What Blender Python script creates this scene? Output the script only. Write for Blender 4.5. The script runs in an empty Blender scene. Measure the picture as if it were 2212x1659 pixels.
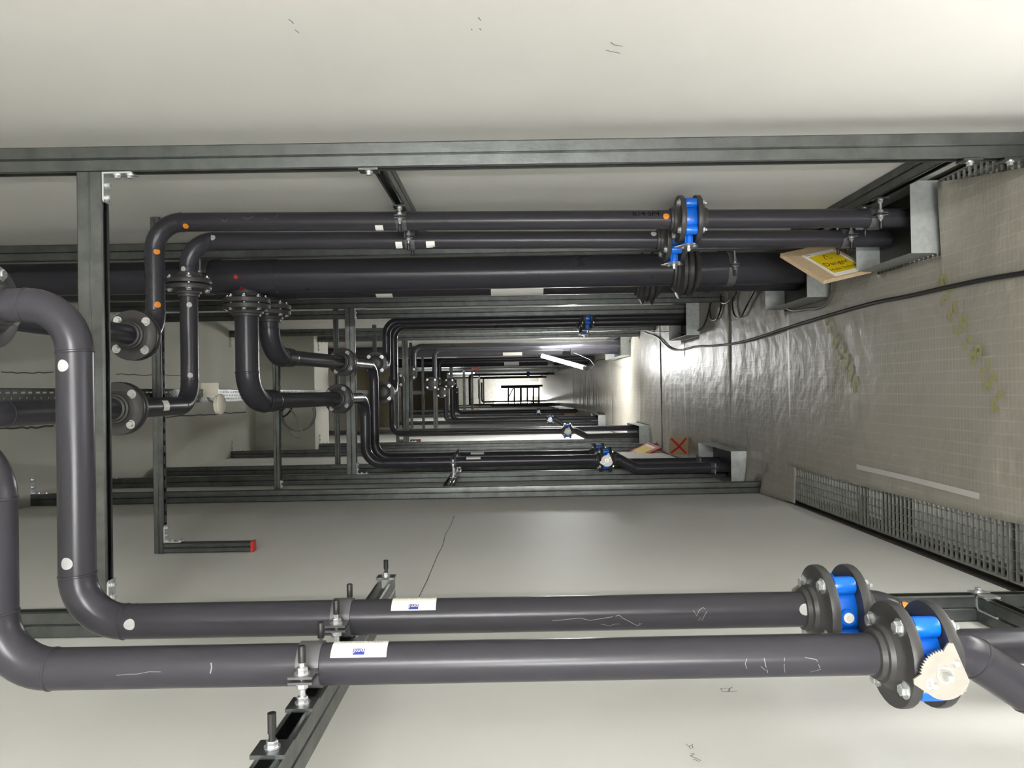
import bpy, math, random
from mathutils import Vector, Matrix
random.seed(7)
PI = math.pi
C = bpy.context.scene.collection
V = Vector

# ------------------------------------------------------------------ camera
F = 1662.0
H = 1.6
CAM = V((0, 0, H))
yc = V((-6.0, -15.5, -F)).normalized()
zc = V((-1.0, -0.0172, 0.0)); zc = (zc - yc * zc.dot(yc)).normalized()
xc = yc.cross(zc).normalized()
cam_d = bpy.data.cameras.new('camera')
cam = bpy.data.objects.new('camera', cam_d); C.objects.link(cam)
cam_d.sensor_fit = 'HORIZONTAL'; cam_d.sensor_width = 36.0
cam_d.lens = 36.0 * F / 2212.0
cam_d.clip_start = 0.02; cam_d.clip_end = 200
M3 = Matrix((xc, yc, zc))            # camera vector -> world vector
cam.matrix_world = Matrix.Translation(CAM) @ M3.to_4x4()
bpy.context.scene.camera = cam

def at(px, py, Y):
    """world point at corridor depth Y that a photograph pixel looks at"""
    d = V(((px - 1106.0) / F, -(py - 829.5) / F, -1.0))
    w = M3 @ d
    return CAM + w * (Y / w.y)

# ------------------------------------------------------------------ world / exposure
w = bpy.data.worlds.new('world'); bpy.context.scene.world = w
w.use_nodes = True
w.node_tree.nodes['Background'].inputs[0].default_value = (0.75, 0.8, 0.78, 1)
w.node_tree.nodes['Background'].inputs[1].default_value = 0.02
vs = bpy.context.scene.view_settings
vs.view_transform = 'Standard'; vs.look = 'None'; vs.gamma = 1.0
vs.exposure = 0.16; vs.use_curve_mapping = False
# lamp strengths (W/m2 style emission of the tube glass)
E_BEHIND_FILL = 640.0  # unseen tubes behind the viewer, general fill
E_FLOOR = 42.0
E_HANG = 330.0
E_FAR_FILL = 60.0  # fill tubes added for the far bays and the storey below
E_DOOR_FILL = 240.0  # fill tube added to brighten the far end

# ------------------------------------------------------------------ materials
def srgb(r, g, b):
    f = lambda c: (c / 255.0 / 12.92) if c / 255.0 <= 0.04045 else ((c / 255.0 + 0.055) / 1.055) ** 2.4
    return (f(r), f(g), f(b), 1)
MATS = {}
def mat(name, col, rough=0.5, metal=0.0, spec=0.5, var=0.0, scale=20.0, bump=0.0, bscale=60.0, col2=None, stretch=None, emit=None, rvar=0.0):
    m = bpy.data.materials.new(name); m.use_nodes = True
    nt = m.node_tree; b = nt.nodes['Principled BSDF']
    b.inputs['Base Color'].default_value = col
    b.inputs['Roughness'].default_value = rough
    b.inputs['Metallic'].default_value = metal
    b.inputs['Specular IOR Level'].default_value = spec
    if emit:
        b.inputs['Emission Color'].default_value = emit[0]; b.inputs['Emission Strength'].default_value = emit[1]
    if var or bump or rvar or col2:
        tc = nt.nodes.new('ShaderNodeTexCoord')
        src = tc.outputs['Object']
        if stretch:
            mp = nt.nodes.new('ShaderNodeMapping'); mp.inputs['Scale'].default_value = stretch
            nt.links.new(src, mp.inputs[0]); src = mp.outputs[0]
        n = nt.nodes.new('ShaderNodeTexNoise'); n.inputs['Scale'].default_value = scale
        n.inputs['Detail'].default_value = 6; n.inputs['Roughness'].default_value = 0.6
        nt.links.new(src, n.inputs['Vector'])
        if var or col2:
            mix = nt.nodes.new('ShaderNodeMix'); mix.data_type = 'RGBA'
            c2 = col2 or tuple(min(1, c * (1 - var)) for c in col[:3]) + (1,)
            mix.inputs[6].default_value = col; mix.inputs[7].default_value = c2
            rp = nt.nodes.new('ShaderNodeValToRGB'); rp.color_ramp.elements[0].position = 0.35; rp.color_ramp.elements[1].position = 0.68
            nt.links.new(n.outputs['Fac'], rp.inputs[0]); nt.links.new(rp.outputs[0], mix.inputs[0])
            nt.links.new(mix.outputs[2], b.inputs['Base Color'])
        if rvar:
            mr = nt.nodes.new('ShaderNodeMapRange'); mr.inputs[3].default_value = max(0, rough - rvar); mr.inputs[4].default_value = min(1, rough + rvar)
            nt.links.new(n.outputs['Fac'], mr.inputs[0]); nt.links.new(mr.outputs[0], b.inputs['Roughness'])
        if bump:
            n2 = nt.nodes.new('ShaderNodeTexNoise'); n2.inputs['Scale'].default_value = bscale; n2.inputs['Detail'].default_value = 4
            nt.links.new(src, n2.inputs['Vector'])
            bp = nt.nodes.new('ShaderNodeBump'); bp.inputs['Strength'].default_value = bump; bp.inputs['Distance'].default_value = 0.01
            nt.links.new(n2.outputs['Fac'], bp.inputs['Height']); nt.links.new(bp.outputs[0], b.inputs['Normal'])
    MATS[name] = m
    return m
mat('wall_paint', srgb(227, 226, 221), 0.55, var=0.05, scale=1.6, bump=0.04, bscale=9)
mat('ceiling_paint', srgb(172, 171, 160), 0.7, var=0.08, scale=2.2, bump=0.08, bscale=14)
mat('plaster_brown', srgb(150, 138, 112), 0.8, var=0.1, scale=4)
mat('pvc', srgb(52, 51, 56), 0.28, spec=0.25, var=0.08, scale=5, rvar=0.02)
mat('flange_plastic', srgb(60, 59, 59), 0.45, spec=0.4, var=0.2, scale=18)
mat('galvanised', srgb(104, 107, 106), 0.32, metal=0.9, var=0.35, scale=14, rvar=0.1, bump=0.05, bscale=90)
mat('galvanised_sheet', srgb(168, 172, 170), 0.5, metal=0.55, var=0.2, scale=40, rvar=0.1)
mat('zinc', srgb(214, 217, 218), 0.26, metal=0.8, var=0.15, scale=60)
mat('valve_blue', srgb(12, 104, 214), 0.28, var=0.12, scale=14)
mat('plate_steel', srgb(176, 172, 163), 0.38, metal=0.55, var=0.12, scale=40)
mat('rubber', srgb(20, 20, 20), 0.5)
mat('clamp_grey', srgb(84, 83, 86), 0.4, var=0.12, scale=20)
mat('sticker', srgb(238, 236, 230), 0.45)
mat('print_blue', srgb(45, 58, 140), 0.5)
mat('print_black', srgb(8, 8, 8), 0.8, spec=0.1)
mat('print_grey', srgb(150, 150, 150), 0.5)
mat('print_red', srgb(178, 30, 24), 0.5)
mat('paint_orange', srgb(214, 128, 20), 0.45)
mat('paint_red', srgb(165, 22, 18), 0.45)
mat('paint_white', srgb(178, 178, 178), 0.6, var=0.15, scale=120)
mat('scratch', srgb(126, 124, 126), 0.6)
mat('crack', srgb(78, 74, 66), 0.9)
mat('pencil', srgb(120, 116, 110), 0.9)
mat('plywood', srgb(196, 172, 140), 0.6, var=0.18, scale=9, stretch=(1, 6, 6))
mat('sign_yellow', srgb(214, 186, 20), 0.5)
mat('sign_green', srgb(160, 170, 90), 0.55)
mat('cable_black', srgb(22, 22, 23), 0.45)
mat('cable_grey', srgb(92, 92, 84), 0.5)
mat('grating', srgb(150, 152, 146), 0.45, metal=0.7, var=0.25, scale=30)
mat('steel_dark', srgb(70, 66, 60), 0.6, metal=0.4, var=0.3, scale=20)
mat('concrete', srgb(150, 148, 142), 0.8, var=0.2, scale=5)
mat('red_plastic', srgb(190, 34, 24), 0.4)
mat('white_plastic', srgb(226, 220, 205), 0.4)
mat('cardboard', srgb(158, 140, 112), 0.8, var=0.08, scale=20)
mat('lamp_body', srgb(40, 40, 42), 0.5)
mat('lime_print', srgb(146, 145, 96), 0.45)
mat('tape', srgb(196, 194, 190), 0.35)
mat('door_white', srgb(238, 238, 234), 0.5)
mat('dark_steel', srgb(48, 44, 40), 0.55, metal=0.3)
for nm, e in (('tube_behind_fill', E_BEHIND_FILL), ('tube_floor', E_FLOOR), ('tube_hang', E_HANG), ('tube_far_fill', E_FAR_FILL), ('tube_door_fill', E_DOOR_FILL)):
    mat(nm, (1, 1, 1, 1), 0.4, emit=((1.0, 1.0, 0.985, 1), e))

# woven plastic sheeting: glossy, reinforcing grid as fine relief
def sheet_material():
    m = bpy.data.materials.new('plastic_sheeting'); m.use_nodes = True
    nt = m.node_tree; b = nt.nodes['Principled BSDF']; L = nt.links
    tc = nt.nodes.new('ShaderNodeTexCoord')
    n = nt.nodes.new('ShaderNodeTexNoise'); n.inputs['Scale'].default_value = 2.5; n.inputs['Detail'].default_value = 5
    L.new(tc.outputs['Object'], n.inputs['Vector'])
    mix = nt.nodes.new('ShaderNodeMix'); mix.data_type = 'RGBA'
    mix.inputs[6].default_value = srgb(160, 156, 145); mix.inputs[7].default_value = srgb(140, 136, 125)
    L.new(n.outputs['Fac'], mix.inputs[0])
    sep = nt.nodes.new('ShaderNodeSeparateXYZ'); L.new(tc.outputs['Object'], sep.inputs[0])
    def lines(sock, period, width):
        a = nt.nodes.new('ShaderNodeMath'); a.operation = 'DIVIDE'; L.new(sock, a.inputs[0]); a.inputs[1].default_value = period
        f = nt.nodes.new('ShaderNodeMath'); f.operation = 'FRACT'; L.new(a.outputs[0], f.inputs[0])
        g = nt.nodes.new('ShaderNodeMath'); g.operation = 'LESS_THAN'; L.new(f.outputs[0], g.inputs[0]); g.inputs[1].default_value = width
        return g.outputs[0]
    lx = lines(sep.outputs[0], 0.042, 0.14); ly = lines(sep.outputs[1], 0.0205, 0.2)
    mx = nt.nodes.new('ShaderNodeMath'); mx.operation = 'MAXIMUM'; L.new(lx, mx.inputs[0]); L.new(ly, mx.inputs[1])
    m2 = nt.nodes.new('ShaderNodeMix'); m2.data_type = 'RGBA'
    L.new(mix.outputs[2], m2.inputs[6]); m2.inputs[7].default_value = srgb(168, 164, 154)
    k = nt.nodes.new('ShaderNodeMath'); k.operation = 'MULTIPLY'; L.new(mx.outputs[0], k.inputs[0])
    n3 = nt.nodes.new('ShaderNodeTexNoise'); n3.inputs['Scale'].default_value = 5; L.new(tc.outputs['Object'], n3.inputs['Vector'])
    L.new(n3.outputs['Fac'], k.inputs[1])
    L.new(k.outputs[0], m2.inputs[0]); L.new(m2.outputs[2], b.inputs['Base Color'])
    n4 = nt.nodes.new('ShaderNodeTexNoise'); n4.inputs['Scale'].default_value = 9; n4.inputs['Detail'].default_value = 3
    L.new(tc.outputs['Object'], n4.inputs['Vector'])
    ad = nt.nodes.new('ShaderNodeMath'); ad.operation = 'MULTIPLY_ADD'
    L.new(n4.outputs['Fac'], ad.inputs[0]); ad.inputs[1].default_value = 2.2; L.new(mx.outputs[0], ad.inputs[2])
    bp = nt.nodes.new('ShaderNodeBump'); bp.inputs['Strength'].default_value = 0.75; bp.inputs['Distance'].default_value = 0.006
    L.new(ad.outputs[0], bp.inputs['Height']); L.new(bp.outputs[0], b.inputs['Normal'])
    b.inputs['Roughness'].default_value = 0.42
    MATS['plastic_sheeting'] = m
sheet_material()

# ------------------------------------------------------------------ mesh helpers
def frame_of(axis, ref=None):
    a = V(axis).normalized()
    if ref is None or abs(a.dot(V(ref).normalized())) > 0.99:
        ref = V((0, 0, 1)) if abs(a.z) < 0.9 else V((1, 0, 0))
    u = (V(ref) - a * a.dot(V(ref))).normalized()
    return a, u, a.cross(u)

class MB:
    def __init__(s): s.v = []; s.f = []
    def add(s, vs_, fs):
        o = len(s.v); s.v += [tuple(p) for p in vs_]; s.f += [tuple(i + o for i in f) for f in fs]; return s
    def box(s, c, size, R=None):
        c = V(c); R = R or Matrix.Identity(3); h = [x / 2 for x in size]
        pts = [c + R @ V((sx * h[0], sy * h[1], sz * h[2])) for sz in (-1, 1) for sy in (-1, 1) for sx in (-1, 1)]
        return s.add(pts, [(0, 2, 3, 1), (4, 5, 7, 6), (0, 1, 5, 4), (2, 6, 7, 3), (0, 4, 6, 2), (1, 3, 7, 5)])
    def bb(s, x0, x1, y0, y1, z0, z1):
        return s.box(((x0 + x1) / 2, (y0 + y1) / 2, (z0 + z1) / 2), (abs(x1 - x0), abs(y1 - y0), abs(z1 - z0)))
    def lathe(s, o, axis, prof, n=24, ref=None):
        """prof: list of (t along axis, radius); ends closed"""
        a, u, w_ = frame_of(axis, ref); o = V(o); pts = []; fs = []
        for t, r in prof:
            for k in range(n):
                th = 2 * PI * k / n
                pts.append(o + a * t + (u * math.cos(th) + w_ * math.sin(th)) * r)
        for i in range(len(prof) - 1):
            for k in range(n):
                k2 = (k + 1) % n
                fs.append((i * n + k, i * n + k2, (i + 1) * n + k2, (i + 1) * n + k))
        fs.append(tuple(reversed(range(n)))); m = (len(prof) - 1) * n
        fs.append(tuple(m + k for k in range(n)))
        return s.add(pts, fs)
    def cyl(s, p0, p1, r, r1=None, n=20, ref=None):
        p0 = V(p0); p1 = V(p1)
        return s.lathe(p0, p1 - p0, [(0, r), ((p1 - p0).length, r if r1 is None else r1)], n, ref)
    def ring(s, o, axis, r0, r1, t0, t1, n=28):
        a, u, w_ = frame_of(axis); o = V(o); pts = []; fs = []
        for t, r in ((t0, r0), (t0, r1), (t1, r1), (t1, r0)):
            for k in range(n):
                th = 2 * PI * k / n; pts.append(o + a * t + (u * math.cos(th) + w_ * math.sin(th)) * r)
        for i in range(4):
            j = (i + 1) % 4
            for k in range(n):
                k2 = (k + 1) % n; fs.append((i * n + k, i * n + k2, j * n + k2, j * n + k))
        return s.add(pts, fs)
    def tube(s, P, r, n=12, radii=None):
        P = [V(p) for p in P]; pts = []; fs = []; m = len(P)
        T = []
        for i in range(m):
            t = (P[min(i + 1, m - 1)] - P[max(i - 1, 0)]); T.append(t.normalized())
        a, u, w_ = frame_of(T[0])
        for i in range(m):
            u = (u - T[i] * u.dot(T[i])).normalized(); w_ = T[i].cross(u)
            rr = radii[i] if radii else r
            for k in range(n):
                th = 2 * PI * k / n; pts.append(P[i] + (u * math.cos(th) + w_ * math.sin(th)) * rr)
        for i in range(m - 1):
            for k in range(n):
                k2 = (k + 1) % n; fs.append((i * n + k, i * n + k2, (i + 1) * n + k2, (i + 1) * n + k))
        fs.append(tuple(reversed(range(n)))); fs.append(tuple((m - 1) * n + k for k in range(n)))
        return s.add(pts, fs)
    def prism(s, poly, o, u, v, d):
        o = V(o); u = V(u); v = V(v); d = V(d); n = len(poly)
        pts = [o + u * a + v * b for a, b in poly] + [o + u * a + v * b + d for a, b in poly]
        fs = [tuple(reversed(range(n))), tuple(range(n, 2 * n))] + [(k, (k + 1) % n, n + (k + 1) % n, n + k) for k in range(n)]
        if u.cross(v).dot(d) < 0: fs = [tuple(reversed(f)) for f in fs]
        return s.add(pts, fs)
    def build(s, name, m, parent=None, smooth=35):
        me = bpy.data.meshes.new(name); me.from_pydata(s.v, [], s.f)
        me.materials.append(MATS[m]); me.update()
        if smooth:
            for p in me.polygons: p.use_smooth = True
            me.set_sharp_from_angle(angle=math.radians(smooth))
        return link(name, me, parent)
def link(name, me, parent=None):
    o = bpy.data.objects.new(name, me); C.objects.link(o)
    if parent is not None:
        o.parent = parent; o.matrix_parent_inverse = Matrix.Translation(-wloc(parent))
    return o
def wloc(o):
    p = V(o.location)
    return p if o.parent is None else p
def tag(o, label, cat, group=None):
    o['label'] = label; o['category'] = cat
    if group: o['group'] = group
    return o
def thing(name, label, cat, loc=(0, 0, 0), group=None):
    o = bpy.data.objects.new(name, None); C.objects.link(o); o.location = loc
    o.empty_display_size = 0.05
    return tag(o, label, cat, group)
def struct(o): o['kind'] = 'structure'; return o

def text_mesh(body, size):
    cu = bpy.data.curves.new('t', 'FONT'); cu.body = body; cu.size = size; cu.align_x = 'CENTER'; cu.align_y = 'CENTER'; cu.resolution_u = 2
    ob = bpy.data.objects.new('t', cu); C.objects.link(ob)
    dg = bpy.context.evaluated_depsgraph_get(); dg.update()
    me = bpy.data.meshes.new_from_object(ob.evaluated_get(dg))
    vs_ = [tuple(v.co) for v in me.vertices]; fs = [tuple(p.vertices) for p in me.polygons]
    bpy.data.objects.remove(ob); bpy.data.curves.remove(cu); bpy.data.meshes.remove(me)
    return vs_, fs
def flat_text(name, body, size, o, u, v, m, parent, lift=0.0006):
    vs_, fs = text_mesh(body, size); o = V(o); u = V(u).normalized(); v = V(v).normalized(); n = u.cross(v)
    b = MB(); b.add([o + u * p[0] + v * p[1] + n * lift for p in vs_], fs)
    return b.build(name, m, parent, smooth=0)
def cylmap(pts2, faces, o, axis, nrm, r):
    """(u along axis, s around) -> on a pipe surface; s measured from nrm"""
    a = V(axis).normalized(); n = V(nrm); n = (n - a * n.dot(a)).normalized(); w_ = n.cross(a)
    o = V(o); out = []
    for p in pts2:
        th = p[1] / r
        out.append(o + a * p[0] + (n * math.cos(th) + w_ * math.sin(th)) * r)
    return out, faces
def patch(name, o, axis, nrm, r, L, S, m, parent, lift=0.0008, n=8):
    pts = []; fs = []
    for i in range(n + 1):
        s_ = -S / 2 + S * i / n
        pts += [(-L / 2, s_), (L / 2, s_)]
    for i in range(n): fs.append((2 * i, 2 * i + 1, 2 * i + 3, 2 * i + 2))
    b = MB(); b.add(*cylmap(pts, fs, o, axis, nrm, r + lift)); return b.build(name, m, parent)
def dot(name, o, axis, nrm, r, rad, m, parent, lift=0.0009):
    pts = [(0, 0)]; fs = []; N = 16
    for q in (0.5, 1.0):
        for k in range(N):
            th = 2 * PI * k / N; rr = rad * q * (1 + 0.03 * math.sin(3 * th + 1) * q)
            pts.append((rr * math.cos(th), rr * math.sin(th)))
    for k in range(N):
        k2 = (k + 1) % N
        fs.append((0, 1 + k, 1 + k2)); fs.append((1 + k, 1 + N + k, 1 + N + k2, 1 + k2))
    b = MB(); b.add(*cylmap(pts, fs, o, axis, nrm, r + lift)); return b.build(name, m, parent)
def stroke2(path, wd):
    """ribbon outline for 2-D path"""
    pts = []; fs = []
    for i, p in enumerate(path):
        q0 = path[max(i - 1, 0)]; q1 = path[min(i + 1, len(path) - 1)]
        dx, dy = q1[0] - q0[0], q1[1] - q0[1]; L = math.hypot(dx, dy) or 1
        nx, ny = -dy / L * wd / 2, dx / L * wd / 2
        pts += [(p[0] + nx, p[1] + ny), (p[0] - nx, p[1] - ny)]
    for i in range(len(path) - 1): fs.append((2 * i, 2 * i + 1, 2 * i + 3, 2 * i + 2))
    return pts, fs
def scratches(parent, o, axis, nrm, r, specs, m='scratch', name='scratch_marks'):
    b = MB()
    for path, wd in specs:
        pts, fs = stroke2(path, wd); b.add(*cylmap(pts, fs, o, axis, nrm, r + 0.0006))
    o = b.build(name, m, parent, smooth=0); o['kind'] = 'stuff'; return o

# ------------------------------------------------------------------ strut channel
def c_poly(d, h, sgn):
    t = 0.0026; lip = 0.0095; c = 0.0036
    p = [(0, -h + c), (c, -h), (d - c, -h), (d, -h + c), (d, -h + lip), (d - t, -h + lip), (d - t, -h + t), (t, -h + t),
         (t, h - t), (d - t, h - t), (d - t, h - lip), (d, h - lip), (d, h - c), (d - c, h), (c, h), (0, h - c)]
    return [(sgn * a, b) for a, b in p] if sgn > 0 else [(sgn * a, b) for a, b in reversed(p)]
def strut(name, p0, p1, slot, parent, D=0.036, hw=0.0205, double=True, m='galvanised'):
    """p0,p1: centre line where the two channels meet back to back; slot: direction one slot faces"""
    p0 = V(p0); p1 = V(p1); ax = (p1 - p0).normalized()
    u = V(slot); u = (u - ax * u.dot(ax)).normalized(); v = ax.cross(u)
    b = MB(); b.prism(c_poly(D, hw, 1), p0, u, v, p1 - p0)
    if double: b.prism(c_poly(D, hw, -1), p0, u, v, p1 - p0)
    return b.build(name, m, parent, smooth=20)
def hexhead(b, p, axis, r, h):
    b.lathe(p, axis, [(0, r * 0.96), (h * 0.15, r), (h * 0.85, r), (h, r * 0.9)], 6)
def angle_bracket(parent, corner, u, v, leg=0.085, wd=0.04, t=0.005, bolts=True, holes=2):
    """L plate with inner corner at corner, legs along u and v, width along u x v"""
    corner = V(corner); u = V(u).normalized(); v = V(v).normalized(); w_ = u.cross(v)
    poly = [(0, 0), (leg - 0.008, 0), (leg, 0.004), (leg, t), (t, t), (t, leg), (0.002, leg), (0, leg - 0.006)]
    b = MB(); b.prism(poly, corner - w_ * wd / 2, u, v, w_ * wd); o = b.build('angle_bracket', 'zinc', parent, 20)
    if bolts:
        for k in range(holes):
            q = leg * (0.4 + 0.42 * k)
            for a, n in ((u, v), (v, u)):
                bb_ = MB(); pp = corner + a * q + n * t
                bb_.lathe(pp, n, [(0, 0.0115), (0.0022, 0.0115)], 14); hexhead(bb_, pp + n * 0.0022, n, 0.0085, 0.007)
                bb_.build('bolt', 'zinc', o, 25)
    return o
def clip_plate(parent, p, n, along, size=(0.055, 0.04), t=0.006):
    p = V(p); n = V(n).normalized(); al = V(along).normalized(); cr = n.cross(al)
    R = Matrix((al, cr, n)).transposed()
    b = MB(); b.box(p + n * t / 2, (size[0], size[1], t), R); o = b.build('clip_plate', 'galvanised', parent, 20)
    b = MB(); b.lathe(p + n * t, n, [(0, 0.012), (0.0025, 0.012)], 14); hexhead(b, p + n * (t + 0.0025), n, 0.009, 0.008)
    b.build('bolt', 'zinc', o, 25); return o

# ------------------------------------------------------------------ pipes
def fillet(P, R):
    """split a polyline into straight and bend pieces: [('s',p,q) | ('b',[pts])]"""
    P = [V(p) for p in P]; P = [p for i, p in enumerate(P) if i == 0 or (p - P[i - 1]).length > 1e-5]; out = []; cur = P[0]
    for i in range(1, len(P) - 1):
        a = (P[i] - P[i - 1]).normalized(); c = (P[i + 1] - P[i]).normalized()
        ang = a.angle(c)
        if ang < 0.02: continue
        r_ = R[i] if isinstance(R, (list, tuple)) else R
        tl = r_ * math.tan(ang / 2)
        tl = min(tl, (P[i] - cur).length * 0.98, (P[i + 1] - P[i]).length * 0.49 if i < len(P) - 2 else (P[i + 1] - P[i]).length * 0.98)
        r_ = tl / math.tan(ang / 2)
        s0 = P[i] - a * tl; s1 = P[i] + c * tl
        nrm = (c - a * c.dot(a)).normalized(); cen = s0 + nrm * r_
        N = max(5, int(ang / 0.13)); arc = []
        for k in range(N + 1):
            th = ang * k / N; arc.append(cen - nrm * r_ * math.cos(th) + a * r_ * math.sin(th))
        out.append(('s', cur, s0)); out.append(('b', arc)); cur = s1
    out.append(('s', cur, P[-1])); return out
def run_pipe(parent, P, d, R=0.1, n=24, beads=True, m='pvc', dends=None):
    r = d / 2
    for pc in fillet(P, R):
        if pc[0] == 's':
            if (pc[2] - pc[1]).length < 0.004: continue
            MB().cyl(pc[1], pc[2], r, n=n).build('pipe', m, parent)
        else:
            b = MB(); arc = pc[1]; b.tube(arc, r * 1.012, n=n)
            if beads:
                for e, dr in ((arc[0], arc[1] - arc[0]), (arc[-1], arc[-1] - arc[-2])):
                    q = r * 0.09
                    b.lathe(e - dr.normalized() * q, dr, [(0, r), (q * 0.5, r * 1.045), (q * 1.5, r * 1.045), (2 * q, r)], n)
            b.build('elbow', m, parent)
def bolt_through(parent, p, axis, L, r=0.0085, n=6):
    """head at p, shank along axis for L then nut"""
    a = V(axis).normalized(); b = MB()
    b.lathe(p, -a, [(0, r * 1.45), (0.0025, r * 1.45)], 14); hexhead(b, V(p) - a * 0.0025, -a, r, 0.008)
    b.cyl(V(p), V(p) + a * (L + 0.018), r * 0.52, n=8)
    hexhead(b, V(p) + a * (L + 0.002), a, r, 0.009); b.lathe(V(p) + a * L, a, [(0, r * 1.45), (0.0025, r * 1.45)], 14)
    return b.build('bolt', 'zinc', parent, 25)
def flange(parent, c, axis, d, od=None, ang=0.35, m='flange_plastic', n=32):
    """backing ring and stub whose sealing face is at c and looks along axis"""
    a = V(axis).normalized(); od = od or d * 2.52; R = od / 2; r = d / 2; t = od * 0.1
    b = MB(); prof = [(0, r * 1.0), (0, R * 0.985), (-0.003, R), (-t + 0.003, R), (-t, R * 0.985), (-t, r * 1.8), (-t * 1.2, r * 1.62), (-t * 1.55, r * 1.42), (-t * 2.0, r * 1.36), (-t * 2.1, r * 1.2), (-t * 2.6, r * 1.17), (-t * 2.7, r * 1.01)]
    prof = [(-p[0], p[1]) for p in prof]
    b.lathe(c, -a, prof, n); return b.build('flange', m, parent, 30)
def flange_bolts(parent, c, axis, d, gap, od=None, nb=4, ang=0.35, r=0.0108):
    a, u, w_ = frame_of(axis, (1, 0, 0) if abs(V(axis).normalized().x) < 0.9 else (0, 1, 0)); od = od or d * 2.52; pr = od * 0.395; t = od * 0.1
    for k in range(nb):
        th = ang + 2 * PI * k / nb
        p = V(c) + (u * math.cos(th) + w_ * math.sin(th)) * pr
        bolt_through(parent, p - a * (gap / 2 + t), a, gap + 2 * t, r)
def flange_pair(parent, c, axis, d, gap=0.006, od=None, nb=4, ang=0.35, bolts=True, br=0.0108):
    a = V(axis).normalized(); c = V(c)
    f1 = flange(parent, c - a * gap / 2, a, d, od); flange(parent, c + a * gap / 2, -a, d, od)
    MB().lathe(c - a * gap / 2, a, [(0, d * 0.8), (gap, d * 0.8)], 24).build('gasket', 'rubber', parent)
    if bolts: flange_bolts(f1, c, a, d, gap, od, nb, ang, br)

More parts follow.
